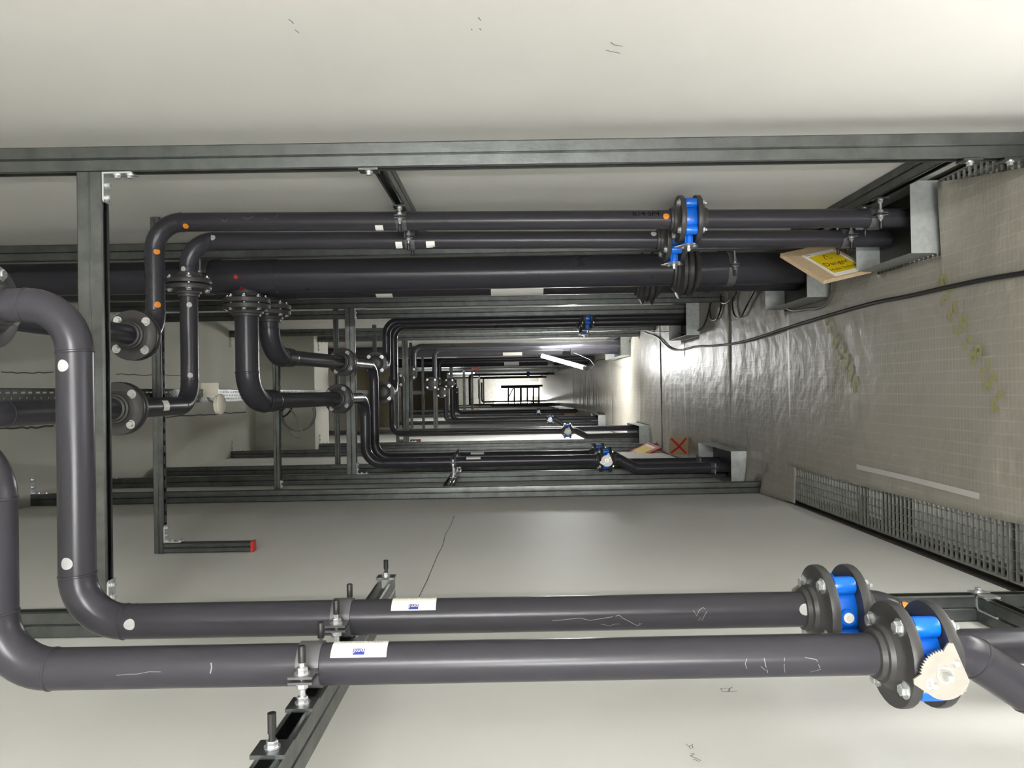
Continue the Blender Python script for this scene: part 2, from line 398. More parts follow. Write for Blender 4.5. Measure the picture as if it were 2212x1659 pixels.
def butterfly_valve(label, c, axis, stem, d, ang=0.35, detail=True, group=None):
    a = V(axis).normalized(); c = V(c); s = V(stem); s = (s - a * s.dot(a)).normalized(); q = a.cross(s)
    k = d / 0.072; W = 0.046 * k; Rb = 0.058 * k
    t = thing('butterfly_valve', label, 'valve', c, group)
    b = MB(); b.lathe(c - a * W / 2, a, [(0, Rb), (W * 0.12, Rb * 1.03), (W * 0.88, Rb * 1.03), (W, Rb)], 28)
    pr = d * 2.52 * 0.395
    a_, u, w_ = frame_of(a, (1, 0, 0) if abs(a.x) < 0.9 else (0, 1, 0))
    b.build('body', 'valve_blue', t)
    for i in range(4):
        th = ang + PI / 2 * i; n_ = u * math.cos(th) + w_ * math.sin(th)
        b = MB(); p = c + n_ * pr
        b.lathe(p - a * W * 0.46, a, [(0, 0.017 * k), (W * 0.08, 0.0185 * k), (W * 0.84, 0.0185 * k), (W * 0.92, 0.017 * k)], 18)
        R = Matrix((a, a.cross(n_), n_)).transposed()
        b.box(c + n_ * (pr * 0.8), (W * 0.34, 0.012 * k, pr * 0.5), R)
        b.build('lug', 'valve_blue', t)
    b = MB(); h0 = Rb * 0.8; h1 = 0.092 * k
    R = Matrix((a, q, s)).transposed()
    b.box(c + s * (h0 + h1) / 2, (0.030 * k, 0.020 * k, h1 - h0), R); b.box(c + s * (h0 + h1) / 2, (0.014 * k, 0.036 * k, h1 - h0), R)
    b.cyl(c + s * h0, c + s * h1, 0.0155 * k, n=16)
    b.lathe(c + s * h1, s, [(0, 0.020 * k), (0.003, 0.030 * k), (0.010 * k, 0.030 * k)], 24); b.build('neck', 'valve_blue', t, 30)
    # opposite boss with plug
    b = MB(); b.cyl(c - s * Rb * 0.9, c - s * (Rb * 1.16), 0.016 * k, n=18); b.build('boss', 'valve_blue', t)
    b = MB(); b.cyl(c - s * Rb * 1.16, c - s * (Rb * 1.2), 0.0105 * k, n=16); b.cyl(c - s * Rb * 1.2, c - s * (Rb * 1.24), 0.004 * k, n=6); pl = b.build('plug', 'sticker', t)
    # notch plate: toothed sector plate
    top = c + s * (h1 + 0.010 * k); poly = []
    Rp = 0.044 * k
    N = 13
    ua = -a; va = q
    base = math.radians(-90)
    for i in range(N * 2 + 1):
        th = base + math.radians(90) * i / (N * 2); rr = Rp * (0.86 if i % 2 else 0.96)
        poly.append((rr * math.cos(th), rr * math.sin(th)))
    poly.append((Rp * 1.18 * math.cos(base + math.radians(97)), Rp * 1.18 * math.sin(base + math.radians(97))))
    poly.append((Rp * 1.2 * math.cos(base + math.radians(106)), Rp * 1.2 * math.sin(base + math.radians(106))))
    for i in range(13):
        th = base + math.radians(150) + math.radians(60 + 0) * i / 12 * 1.0
        poly.append((Rp * 0.93 * math.cos(th), Rp * 0.93 * math.sin(th)))
    th0 = base + math.radians(210)
    for i in range(1, 5):
        th = th0 + math.radians(45) * i / 4; poly.append((Rp * 0.93 * math.cos(th), Rp * 0.93 * math.sin(th)))
    poly.append((Rp * 1.2 * math.cos(base - math.radians(16)), Rp * 1.2 * math.sin(base - math.radians(16))))
    poly.append((Rp * 1.18 * math.cos(base - math.radians(7)), Rp * 1.18 * math.sin(base - math.radians(7))))
    b = MB(); b.prism(poly, top, ua, va, s * 0.0035); pt = b.build('notch_plate', 'plate_steel', t, 20)
    tp = top + s * 0.0035
    for sg in (-1, 1):
        pp = tp + (ua * 0.7 + va * 0.7).normalized() * 0.0 + (ua * math.cos(base + PI * 0.25 + sg * PI / 2) + va * math.sin(base + PI * 0.25 + sg * PI / 2)) * Rp * 0.58
        b = MB(); hexhead(b, pp, s, 0.006 * k, 0.004 * k); b.build('bolt', 'zinc', pt, 25)
    b = MB(); b.ring(tp, s, 0.010 * k, 0.0145 * k, 0, 0.0015); b.build('stem_collar', 'zinc', pt)
    b = MB(); b.box(tp + s * 0.009 * k, (0.0095 * k, 0.0095 * k, 0.018 * k), Matrix((ua, va, s)).transposed()); b.build('stem', 'zinc', t, 25)
    if detail:
        o = tp + (ua * math.cos(base + math.radians(118)) + va * math.sin(base + math.radians(118))) * Rp * 0.66
        el = [(0.0065 * math.cos(x * PI / 9), 0.0095 * math.sin(x * PI / 9)) for x in range(18)]
        MB().prism(el, o, ua, va, s * 0.0005).build('badge', 'sticker', pt, 0)
        # lettering upright along the image's reading direction
        flat_text('badge_lettering', 'ABS', 0.007, o + s * 0.0005, va * -1 if (va * -1).cross(ua).dot(s) > 0 else va, ua, 'print_red', pt, 0.0003)
    return t

def pipe_clamp(parent, c, axis, d, rdir, strut_dist, detail=True):
    """two-piece clamp round a pipe; rdir points from pipe to strut face, strut_dist metres away"""
    a = V(axis).normalized(); n = V(rdir).normalized(); e = a.cross(n); c = V(c); r = d / 2
    b = MB(); b.ring(c, a, r * 1.0, r * 1.1, -0.02, 0.02, 28)
    R = Matrix((a, n, e)).transposed()
    ear = r * 1.02 + 0.028
    for sg in (-1, 1):
        b.box(c + e * sg * (r * 1.05 + 0.02) + n * 0.0045, (0.04, 0.004, 0.046), R); b.box(c + e * sg * (r * 1.05 + 0.02) - n * 0.0045, (0.04, 0.004, 0.046), R)
    cl = b.build('clamp', 'clamp_grey', parent, 30)
    for sg in (-1, 1):
        p = c + e * sg * ear
        MB().cyl(p + n * strut_dist, p - n * 0.034, 0.0048, n=10).build('rod', 'zinc', cl)
        if detail:
            for t, sd in ((0.0065, 1), (-0.0065, -1), (strut_dist - 0.004, -1)):
                b = MB(); b.lathe(p + n * t, n * sd, [(0, 0.013), (0.0025, 0.013)], 14); hexhead(b, p + n * (t + 0.0025 * sd), n * sd, 0.0095, 0.009)
                b.build('nut', 'zinc', cl, 25)
            MB().lathe(p - n * 0.026, -n, [(0, 0.0064), (0.026, 0.0064), (0.028, 0.005)], 12).build('rod_cap', 'rubber', cl)
            MB().box(p + n * (strut_dist - 0.001), (0.045, 0.006, 0.05), R).build('strut_plate', 'galvanised', cl, 20)
    return cl

# ================================================================== SETTING
XL, XR, ZC = -0.667, 0.771, 4.6
Y0, Y1 = -5.0, 42.0
wl = struct(MB().bb(XL - 0.2, XL, Y0, Y1, -2.6, ZC).build('wall_left', 'wall_paint', None, 0))
wr = struct(MB().bb(XR, XR + 0.2, Y0, Y1, -2.6, ZC).build('wall_right', 'wall_paint', None, 0))
cl_ = struct(MB().bb(XL - 0.2, XR + 0.2, Y0, Y1, ZC, ZC + 0.2).build('ceiling', 'ceiling_paint', None, 0))
struct(MB().bb(XL - 0.2, XR + 0.2, Y0 - 0.2, Y0, -2.6, ZC + 0.2).build('wall_back', 'wall_paint', None, 0))
struct(MB().bb(XL, XR, 9.1, 9.8, 3.9, ZC).build('trim_1', 'ceiling_paint', None, 0))
struct(MB().bb(XL, XR, 15.2, 17.4, 3.9, ZC).build('trim_2', 'plaster_brown', None, 0))
struct(MB().bb(XL, XR, 26.0, 27.0, 3.7, ZC).build('trim_3', 'plaster_brown', None, 0))
# end wall with a lit white door
b = MB(); b.bb(XL - 0.2, -0.32, Y1, Y1 + 0.2, -2.6, ZC + 0.2); b.bb(0.52, XR + 0.2, Y1, Y1 + 0.2, -2.6, ZC + 0.2); b.bb(-0.32, 0.52, Y1, Y1 + 0.2, 2.3, ZC + 0.2); b.bb(-0.32, 0.52, Y1, Y1 + 0.2, -2.6, 0)
struct(b.build('wall_end', 'concrete', None, 0))
d1 = struct(MB().bb(-0.31, 0.51, Y1 + 0.02, Y1 + 0.07, 0.01, 2.29).build('door_1', 'door_white', None, 0))
MB().bb(0.0, 0.1, Y1 + 0.005, Y1 + 0.02, 1.72, 1.84).build('door_notice', 'print_grey', d1, 0)
# storey below, seen through the grating
struct(MB().bb(XL, XR, Y0, Y1, -2.6, -2.5).build('floor', 'concrete', None, 0))
b = MB()
for y in [k * 1.05 + 0.22 for k in range(-5, 13)]:
    b.bb(XL, XR, y - 0.03, y + 0.03, -0.14, -0.034)
b.bb(XL, XL + 0.045, Y0, Y1, -0.1, -0.033); b.bb(XR - 0.03, XR, Y0, Y1, -0.1, -0.033)
b.bb(XL, XL + 0.006, Y0, Y1, -0.1, 0.006); b.bb(XR - 0.006, XR, Y0, Y1, -0.1, 0.006)
fl = struct(b.build('floor', 'steel_dark', None, 0))
# grating panels
gx0, gx1 = XL + 0.03, XR - 0.02
def grating_mesh():
    b = MB(); Lp = 1.04; nb = 32
    for k in range(nb + 1):                       # bearing bars across the corridor
        y = Lp * k / nb; b.bb(gx0, gx1, y - 0.0012, y + 0.0012, -0.011, 0)
    nx = int((gx1 - gx0) / 0.0335)
    for k in range(nx + 1):
        x = gx0 + (gx1 - gx0) * k / nx; b.bb(x - 0.0009, x + 0.0009, 0, Lp, -0.012, -0.001)
    for y in (0, Lp): b.bb(gx0, gx1, y - 0.003, y + 0.003, -0.032, 0.001)
    for x in (gx0, gx1): b.bb(x - 0.003, x + 0.003, 0, Lp, -0.032, 0.001)
    me = bpy.data.meshes.new('grating_panel'); me.from_pydata(b.v, [], b.f); me.materials.append(MATS['grating']); me.update()
    return me
gm = grating_mesh()
for k in range(-5, 12):
    o = link('grating_panel', gm, fl); o.location = (0, k * 1.05 + 0.385 - 0.0, 0)
# floor deck further along, all under sheeting
MB().bb(gx0, gx1, 12.99, Y1, -0.03, -0.002).build('grating_panel', 'grating', fl, 0)
# a length of lower landing grating and a pipe bracket below, glimpsed through the near panels
lo = thing('lower_landing', 'pale steel landing glimpsed below through the floor grating', 'landing', (-0.3, 3.2, -1.2))
for k in range(9): MB().bb(XL + 0.02, 0.2, 2.1 + k * 0.24, 2.1 + k * 0.24 + 0.15, -1.22, -1.2).build('plank', 'galvanised_sheet', lo, 0)

# ------------------------------------------------------------------ cracks and pencil marks on the walls and ceiling
def wall_strokes(parent, name, paths, wd, m, plane):
    b = MB()
    for path in paths:
        pts, fs = stroke2(path, wd)
        if plane == 'L': q = [(XL + 0.0012, p[0], p[1]) for p in pts]
        elif plane == 'R': q = [(XR - 0.0012, p[0], p[1]) for p in pts]
        else: q = [(p[0], p[1], ZC - 0.0015) for p in pts]
        b.add(q, fs)
    return b.build(name, m, parent, 0)
def on_left(px, py):
    d = at(px, py, 1.0) - CAM; t = XL / d.x; p = CAM + d * t; return (p.y, p.z)
def on_right(px, py):
    d = at(px, py, 1.0) - CAM; t = XR / d.x; p = CAM + d * t; return (p.y, p.z)
def on_ceil(px, py):
    d = at(px, py, 1.0) - CAM; t = (ZC - H) / d.z; p = CAM + d * t; return (p.x, p.y)
wall_strokes(wl, 'crack', [[on_left(*p) for p in ((981, 1115), (975, 1133), (962, 1155), (956, 1180), (945, 1200), (932, 1232), (922, 1256), (905, 1290))]], 0.0025, 'crack', 'L')
wall_strokes(wl, 'pencil_mark', [[on_left(*p) for p in ((1557, 1488), (1560, 1495), (1575, 1494), (1574, 1488), (1558, 1489))], [on_left(*p) for p in ((1575, 1494), (1577, 1488), (1582, 1485))], [on_left(*p) for p in ((1560, 1495), (1593, 1494))]], 0.0016, 'pencil', 'L')
wall_strokes(wl, 'pencil_mark', [[on_left(*p) for p in ((1481, 1608), (1488, 1613), (1495, 1611), (1496, 1609))], [on_left(*p) for p in ((1488, 1613), (1492, 1619), (1497, 1617), (1495, 1612))],
    [on_left(*p) for p in ((1490, 1634), (1497, 1632), (1500, 1629), (1492, 1629))], [on_left(*p) for p in ((1491, 1634), (1505, 1640), (1514, 1644), (1509, 1646), (1498, 1641))]], 0.0016, 'pencil', 'L')
wall_strokes(wr, 'pencil_mark', [[on_right(*p) for p in q] for q in (((623, 40), (630, 45), (634, 50)), ((637, 63), (641, 66), (646, 70)), ((1033, 36), (1036, 40), (1039, 43)), ((1036, 60), (1039, 64)), ((1018, 61), (1020, 64)), ((1319, 90), (1327, 96), (1345, 99)), ((1308, 107), (1319, 110), (1340, 114)))], 0.0022, 'pencil', 'R')
def zig(p, q, n, amp):
    out = []
    for k in range(n + 1):
        t = k / n; out.append((p[0] + (q[0] - p[0]) * t + random.uniform(-2, 2), p[1] + (q[1] - p[1]) * t + random.uniform(-amp, amp)))
    return out
wall_strokes(cl_, 'crack', [[on_ceil(*p) for p in zig((0, 927), (117, 921), 12, 2)], [on_ceil(*p) for p in zig((352, 902), (530, 890), 16, 2)]], 0.012, 'crack', 'C')
wall_strokes(cl_, 'crack', [[on_ceil(*p) for p in zig((0, 804), (117, 805), 10, 2)], [on_ceil(*p) for p in zig((252, 808), (400, 812), 12, 1.5)]], 0.007, 'crack', 'C')

# ================================================================== SUPPORT FRAMES
HX = 0.036
def frame(label, Y, zt=ZC, beam=None, left=True, right=True, brackets=True, xr=0.705, xl=XL + 0.002, zb=0.0, top=True, group='strut support frames'):
    t = thing('support_frame', label, 'frame', (0, Y, 0), group)
    if left:
        strut('post', (xl + HX, Y, zb), (xl + HX, Y, zt), (1, 0, 0), t)
        MB().bb(xl - 0.0, xl + 0.09, Y - 0.05, Y + 0.05, zb, zb + 0.006).build('foot_plate', 'zinc', t, 0)
        if top: angle_bracket(t, (xl + 2 * HX, Y, zt), (1, 0, 0), (0, 0, -1), leg=0.11, bolts=True)
    if right:
        strut('post', (xr - HX, Y, zb), (xr - HX, Y, zt), (-1, 0, 0), t)
        MB().bb(xr - 0.09, xr, Y - 0.05, Y + 0.05, zb, zb + 0.006).build('foot_plate', 'zinc', t, 0)
        if top: angle_bracket(t, (xr - 2 * HX, Y, zt), (-1, 0, 0), (0, 0, -1), leg=0.11, bolts=True)
    if beam:
        x0, x1 = xl + 2 * HX, xr - 2 * HX
        strut('beam', (x0, Y, beam), (x1, Y, beam), (0, 0, -1), t)
        if brackets:
            angle_bracket(t, (x0, Y, beam - HX), (1, 0, 0), (0, 0, -1))
            angle_bracket(t, (x1, Y, beam - HX), (-1, 0, 0), (0, 0, -1))
    return t
fA = frame('nearest galvanised frame whose crossbeam passes behind the nearest grey pipe', 2.17, beam=2.765)
# longitudinal struts fixed to the nearest frame
strut('rail', (-0.558, 0.25, 1.955), (-0.558, 2.2, 1.955), (1, 0, 0), fA, D=0.038)
strut('rail', (XL + 0.002 + HX, 0.25, 0.285), (XL + 0.002 + HX, 2.149, 0.285), (1, 0, 0), fA)
b = MB(); xx = XL + 0.002 + 2 * HX
b.bb(xx, xx + 0.005, 2.11, 2.19, 0.262, 0.307); b.bb(xx - 0.04, xx + 0.005, 2.145, 2.15, 0.262, 0.307); b.bb(xx - 0.04, xx - 0.035, 2.06, 2.15, 0.262, 0.307)
zbk = b.build('rail_bracket', 'zinc', fA, 0)
for p, n in (((xx + 0.005, 2.175, 0.285), (1, 0, 0)), ((xx - 0.034, 2.08, 0.285), (1, 0, 0))):
    b = MB(); b.lathe(V(p), n, [(0, 0.012), (0.0025, 0.012)], 14); hexhead(b, V(p) + V(n) * 0.0025, n, 0.009, 0.008); b.build('bolt', 'zinc', zbk, 25)
clip_plate(fA, (0.705 - 2 * HX, 2.17, 1.985), (-1, 0, 0), (0, 0, 1))
clip_plate(fA, (0.705 - 2 * HX, 2.17, 0.285), (-1, 0, 0), (0, 0, 1))
clip_plate(fA, (0.705 - 2 * HX, 2.17, 0.17), (-1, 0, 0), (0, 0, 1))
clip_plate(fA, (-0.52, 2.17, 1.955), (1, 0, 0), (0, 0, 1), (0.05, 0.04))
MB().lathe((-0.514, 2.17, 1.955), (1, 0, 0), [(0, 0.005), (0.02, 0.005), (0.021, 0.0066), (0.045, 0.0066)], 10).build('rod_cap', 'rubber', fA)
clip_plate(fA, (-0.52, 1.13, 1.955), (1, 0, 0), (0, 0, 1), (0.05, 0.05))
MB().lathe((-0.514, 1.13, 1.955), (1, 0, 0), [(0, 0.005), (0.02, 0.005), (0.021, 0.0066), (0.05, 0.0066)], 10).build('rod_cap', 'rubber', fA)
fB = frame('single galvanised post by the right wall behind two slim grey pipes', 3.54, left=False)
strut('rail', (0.702 + HX, 2.40, 2.0), (0.702 + HX, 3.75, 2.0), (-1, 0, 0), fB, D=0.034)
strut('rail', (0.702 + HX, 2.40, 0.19), (0.702 + HX, 3.75, 0.19), (-1, 0, 0), fB, D=0.034)
frame('pair of bare posts with ceiling brackets behind the red capped stub', 4.84)
fC = frame('frame with crossbeam crossing in front of paired black downpipes', 5.70, beam=2.77)
frame('pair of bare posts just behind the crossbeam frame in the dim middle', 6.5)
frame('pair of bare posts topped by ceiling brackets short of the lowered beam', 8.3, zt=ZC)
frame('frame under the lowered ceiling beam with dim crossbeam', 9.3, zt=3.9, beam=2.85)
for y, lb in ((12.5, 'frame just past the hanging bright tube lamp'), (16.0, 'frame under the brown ceiling band'), (20.5, 'frame half way down the far corridor'), (25.0, 'frame before the second brown ceiling band'), (31.0, 'dark frame near the far white door'), (36.0, 'farthest dark frame before the white door')):
    frame(lb, y, beam=2.8, brackets=False, zt=3.9 if y == 16.0 else ZC, top=False)

# cable tray bearers: light struts across the corridor with a hanging stub
def tray_bearer(label, Y, stub=0.39, z=3.1, cap=True, detail=True):
    t = thing('tray_bearer', label, 'bracket', (0, Y, z), 'cable tray bearers')
    strut('bearer_arm', (XL + 0.003, Y, z), (XR - 0.003, Y, z), (0, 0, -1), t, D=0.0205, hw=0.0205)
    if stub:
        strut('stub', (XL + 0.025, Y, z - 0.0205), (XL + 0.025, Y, z - stub), (1, 0, 0), t, D=0.0205)
        MB().bb(XL + 0.003, XL + 0.047, Y - 0.022, Y + 0.022, z - stub - 0.01, z - stub).build('end_cap', 'red_plastic', t, 0)
        if detail: angle_bracket(t, (XL + 0.047, Y, z - 0.0205), (1, 0, 0), (0, 0, -1), leg=0.075)
        if detail:
            b = MB()
            for k in range(26):
                x = XL + 0.13 + k * 0.05
                if x < XR - 0.05: b.bb(x, x + 0.032, Y - 0.006, Y + 0.006, z - 0.0212, z - 0.0195)
            b.build('slots', 'rubber', t, 0)
tray_bearer('cable tray bearer with red capped stub hanging by the left wall', 3.3)
tray_bearer('second cable tray bearer, beside the hanging cable coil', 4.97, stub=0.38)
tray_bearer('third cable tray bearer, behind the thick bent pipes', 6.7, stub=0.35, detail=False)
tray_bearer('fourth cable tray bearer in the dim middle', 8.62, stub=0.3, detail=False)
for k, y in enumerate((10.3, 11.8, 13.4, 15.7)):
    tray_bearer(('cable tray bearer first beyond the lowered ceiling beam', 'cable tray bearer lit by the hanging tube', 'cable tray bearer before the brown ceiling band', 'cable tray bearer under the brown ceiling band')[k], y, stub=0.3 if k < 2 else 0, detail=False)

# ------------------------------------------------------------------ perforated cable tray
tr = thing('cable_tray', 'long perforated galvanised cable tray hung under the ceiling', 'cable tray', (0, 2, 3.125))
def tray():
    x0, x1, z = -0.028, 0.036, 3.125
    b = MB(); t = 0.0015; per = 0.075
    ya, yb = 1.2, 14.0
    slots = []
    n = int((yb - ya) / per)
    # plate built from strips leaving real slots: rows across the width
    rows = [(-0.028, -0.0205, 0), (-0.0205, -0.0145, 1), (-0.0145, -0.003, 0), (-0.003, 0.003, 2), (0.003, 0.0145, 0), (0.0145, 0.0205, 1), (0.0205, 0.036, 0)]
    for xa, xb, kind in rows:
        if kind == 0: b.bb(xa + 0.004, xb + 0.004 if xb < 0.03 else xb, ya, yb, z, z + t)
        else:
            for i in range(n):
                y = ya + i * per
                if kind == 1:
                    b.bb(xa + 0.004, xb + 0.004, y, y + 0.010, z, z + t); b.bb(xa + 0.004, xb + 0.004, y + 0.032, y + 0.045, z, z + t); b.bb(xa + 0.004, xb + 0.004, y + 0.067, y + per, z, z + t)
                else:
                    b.bb(xa + 0.004, xb + 0.004, y + 0.007, y + 0.035, z, z + t); b.bb(xa + 0.004, xb + 0.004, y + 0.043, y + per, z, z + t)
    b.bb(x0, x0 + 0.004, ya, yb, z, z + t)
    b.build('tray_base', 'galvanised', tr, 0)
    b = MB()
    for x in (x0, x1):
        b.bb(x - t, x, ya, yb, z, z + 0.014); b.bb(x - t, x, ya, yb, z + 0.022, z + 0.04)
        for i in range(n * 2): b.bb(x - t, x, ya + i * per / 2 + 0.024, ya + (i + 1) * per / 2, z + 0.014, z + 0.022)
    b.build('tray_side', 'galvanised', tr, 0)
tray()
# cable lying in the tray
MB().tube([(-0.005 + 0.006 * math.sin(y * 2.1), y, 3.134) for y in [1.2 + 0.3 * k for k in range(43)]], 0.006, 8).build('data_cable', 'cable_grey', None)
tag(bpy.data.objects['data_cable'], 'grey cable lying inside the perforated cable tray', 'cable')

# ================================================================== PIPES
DP = 0.072
DN = V((0, 0, -1))
def valve_line(t, x, y, zv, zbot, ztop_run, shift=0.0, stem=(0, -1, 0), label='', detail=True, R=0.085, lower_start=None, beads=True):
    """vertical drop with a butterfly valve at zv and an optional side step below it"""
    g = 0.046 / 2
    fl_ = DP * 2.52 * 0.1 * 2.7
    run_pipe(t, ztop_run + [V((x, y, zv + g + fl_))], DP, R, beads=beads)
    low = [V((x, y, zv - g - fl_))]
    if shift:
        z1 = zv - 0.095
        low += [V((x, y, z1)), V((x + shift, y, z1 - 0.125)), V((x + shift, y, zbot))]
    else: low += [V((x, y, zbot))]
    run_pipe(t, low, DP, 0.07, beads=beads)
    f1 = flange(t, (x, y, zv + g), DN, DP); flange(t, (x, y, zv - g), -DN, DP)
    flange_bolts(f1, (x, y, zv), DN, DP, 0.046, ang=0.62)
    return butterfly_valve(label, (x, y, zv), DN, stem, DP, ang=0.62, detail=detail)

def logo_sticker(t, o, axis, nrm, r, L, S, lnrm, logo=True):
    st = patch('sticker', o, axis, nrm, r, L, S, 'sticker', t, n=10)
    if logo:
        lg = patch('logo', o, axis, lnrm, r, 0.02, 0.012, 'print_blue', st, lift=0.0014, n=4)
        vs_, fs = text_mesh('pml', 0.0125)
        b = MB(); b.add(*cylmap([(p[0], p[1] - 0.0015) for p in vs_], fs, o, axis, lnrm, r + 0.0019)); b.build('logo_lettering', 'sticker', st, 0)
        b = MB()
        for k in range(14):
            if k in (5, 9): continue
            b.add(*cylmap(*stroke2([(-L * 0.38 + k * L * 0.055, S * 0.0), (-L * 0.38 + k * L * 0.055 + L * 0.03, S * 0.0)], 0.0022), o, axis, nrm, r + 0.0014))
        b.build('printed_line', 'print_grey', st, 0)
    return st
UP = V((0, 0, 1))
# --- near left pair: A (further) and B (nearest)
xA = at(1000, 1329, 1.617).x; yA = 1.617
pA = thing('pipe_run', 'second nearest grey pipe, dropping beside the left wall past the crossbeam', 'pipe', (xA, yA, 0), 'grey plastic pipe runs')
cA = 2.51; xAu = 0.198
valve_line(pA, xA, yA, 0.925, -0.3, [V((xAu, yA, 2.655)), V((xAu, yA, cA)), V((xA, yA, cA))], -0.085, (0, 1, 0), 'blue butterfly valve between flanges on the second nearest pipe', R=0.10)
flange_pair(pA, (xAu, yA, 2.70), (0, 0, 1), DP, ang=0.3); run_pipe(pA, [V((xAu, yA, 2.75)), V((xAu, yA, ZC))], DP)
pipe_clamp(pA, (xA, yA, 1.955), DN, DP, (-1, 0, 0), xA + 0.52)
logo_sticker(pA, (xA, yA, 1.805), UP, (1, -0.03, 0), DP / 2, 0.092, 0.07, (0.72, -0.69, 0))
dotn = V((-0.15, -1, 0))
dot('chalk_dot', (xA, yA, 2.385), UP, (0.1, -1, 0), DP / 2, 0.0115, 'paint_white', pA)
dot('chalk_dot', (xA + 0.13, yA, cA), V((1, 0, 0)), (0, -1, 0.05), DP / 2, 0.0125, 'paint_white', pA)
dot('chalk_dot', (xAu - 0.13, yA, cA), V((1, 0, 0)), (0, -1, 0.15), DP / 2, 0.0125, 'paint_white', pA)
dot('chalk_dot', (xA, yA, 1.0), UP, (0.25, -1, 0), DP / 2, 0.012, 'paint_white', pA)
dot('orange_dot', (xA - 0.02, yA, 0.79), V((-0.3, 0, -1)), (0.85, -0.6, 0), DP / 2, 0.012, 'paint_orange', pA)
def wiggle(n, L, amp, x0, s0):
    out = []; x = x0; s_ = s0
    for k in range(n):
        out.append((x, s_)); x += L / n * random.uniform(0.5, 1.5); s_ += random.uniform(-amp, amp)
    return out
scratches(pA, (xA, yA, 1.42), DN, (0, -1, 0), DP / 2, [(wiggle(7, 0.12, 0.006, -0.1, -0.004), 0.0011), (wiggle(8, 0.1, 0.007, 0.03, 0.003), 0.0012), (wiggle(5, 0.05, 0.005, 0.0, -0.014), 0.001), (wiggle(4, 0.03, 0.01, 0.06, -0.01), 0.001), (wiggle(5, 0.03, 0.012, 0.19, 0.012), 0.0015), (wiggle(5, 0.02, 0.012, 0.2, -0.01), 0.0012)])
scratches(pA, (0.0, yA, cA), V((-1, 0, 0)), (0, -1, 0.9), DP / 2, [(wiggle(8, 0.10, 0.003, -0.04, 0.0), 0.0007), (wiggle(5, 0.06, 0.003, 0.1, -0.002), 0.0009)])
xB = at(1000, 1428.5, 1.36).x; yB = 1.36
pB = thing('pipe_run', 'nearest grey pipe running along the bottom edge by the left wall', 'pipe', (xB, yB, 0), 'grey plastic pipe runs')
xBu = -0.075
vB = valve_line(pB, xB, yB, 0.898, -0.3, [V((xBu, yB, ZC)), V((xBu, yB, cA)), V((xB, yB, cA))], -0.085, (0, -1, 0), 'blue butterfly valve with bare toothed plate on the nearest pipe', R=0.10)
pipe_clamp(pB, (xB, yB, 1.955), DN, DP, (-1, 0, 0), xB + 0.52)
logo_sticker(pB, (xB, yB, 1.868), UP, (1, -0.03, 0), DP / 2, 0.0966, 0.07, (0.76, -0.64, 0))
dot('orange_dot', (xB - 0.015, yB, 0.80), V((-0.3, 0, -1)), (0.9, -0.42, 0), DP / 2, 0.012, 'paint_orange', pB)
scratches(pB, (xB, yB, 1.15), DN, (-0.1, -1, 0), DP / 2, [([(-0.05, 0.012), (-0.053, 0.003), (-0.05, -0.006)], 0.0011), ([(-0.02, 0.012), (-0.018, 0.0), (-0.013, -0.016)], 0.0014), ([(-0.026, -0.002), (-0.018, -0.01)], 0.001), ([(0.015, 0.012), (0.014, -0.004), (0.017, -0.016)], 0.001), ([(0.05, 0.012), (0.07, 0.008), (0.076, -0.008)], 0.0012), ([(0.06, -0.016), (0.078, -0.01)], 0.001)])
scratches(pB, (xB, yB, 2.12), DN, (0.1, -1, 0), DP / 2, [([(0, 0.014), (0.002, 0.006), (0, -0.004)], 0.0022), (wiggle(6, 0.08, 0.003, -0.16, -0.004), 0.0008)])
# spare rod on the near rail
cl2 = pipe_clamp
# --- right slim pair R1, R2
def right_run(label, top, bot, Zx, xend, Y, zv, vlabel, yfl=None, gap_flange=None):
    t = thing('pipe_run', label, 'pipe', (bot.x, Y, 0), 'grey plastic pipe runs')
    def xz(z): k = (z - bot.z) / (top.z - bot.z); return bot.x + (top.x - bot.x) * k
    xv = xz(zv); g = 0.023; fl_ = DP * 2.52 * 0.1 * 2.7
    P = [V((xv, Y, zv + g + fl_)), V((xz(Zx), Y, Zx))]
    if gap_flange is not None:
        run_pipe(t, P + [V((gap_flange + 0.05, Y, Zx))], DP, 0.105)
        flange_pair(t, (gap_flange, Y, Zx), (1, 0, 0), DP, ang=0.4)
        run_pipe(t, [V((gap_flange - 0.05, Y, Zx)), V((xend, Y, Zx)), V((xend, yfl + 0.055, Zx))], DP, 0.1)
    else:
        run_pipe(t, P + [V((xend, Y, Zx)), V((xend, yfl + 0.055, Zx))], DP, 0.105)
    flange_pair(t, (xend, yfl, Zx), (0, 1, 0), DP, ang=PI / 4 + 0.05)
    run_pipe(t, [V((xend, yfl - 0.055, Zx)), V((xend, 1.92, Zx)), V((xend, 1.92, ZC - 0.004))], DP, 0.1)
    run_pipe(t, [V((xv, Y, zv - g - fl_)), V((xz(-0.3), Y, -0.3))], DP)
    f1 = flange(t, (xv, Y, zv + g), DN, DP); flange(t, (xv, Y, zv - g), -DN, DP)
    flange_bolts(f1, (xv, Y, zv), DN, DP, 0.046, ang=0.785)
    butterfly_valve(vlabel, (xv, Y, zv), DN, (-1, 0.0, 0), DP, ang=0.785, detail=False)
    return t, xz
R1, fx1 = right_run('slim grey pipe marked in black pen along the right wall', at(400, 480, 2.95), at(1900, 471.5, 2.95), 2.95, at(293, 725, 2.78).x, 2.95, 0.902, 'blue butterfly valve beside the orange dot, right wall', yfl=2.78)
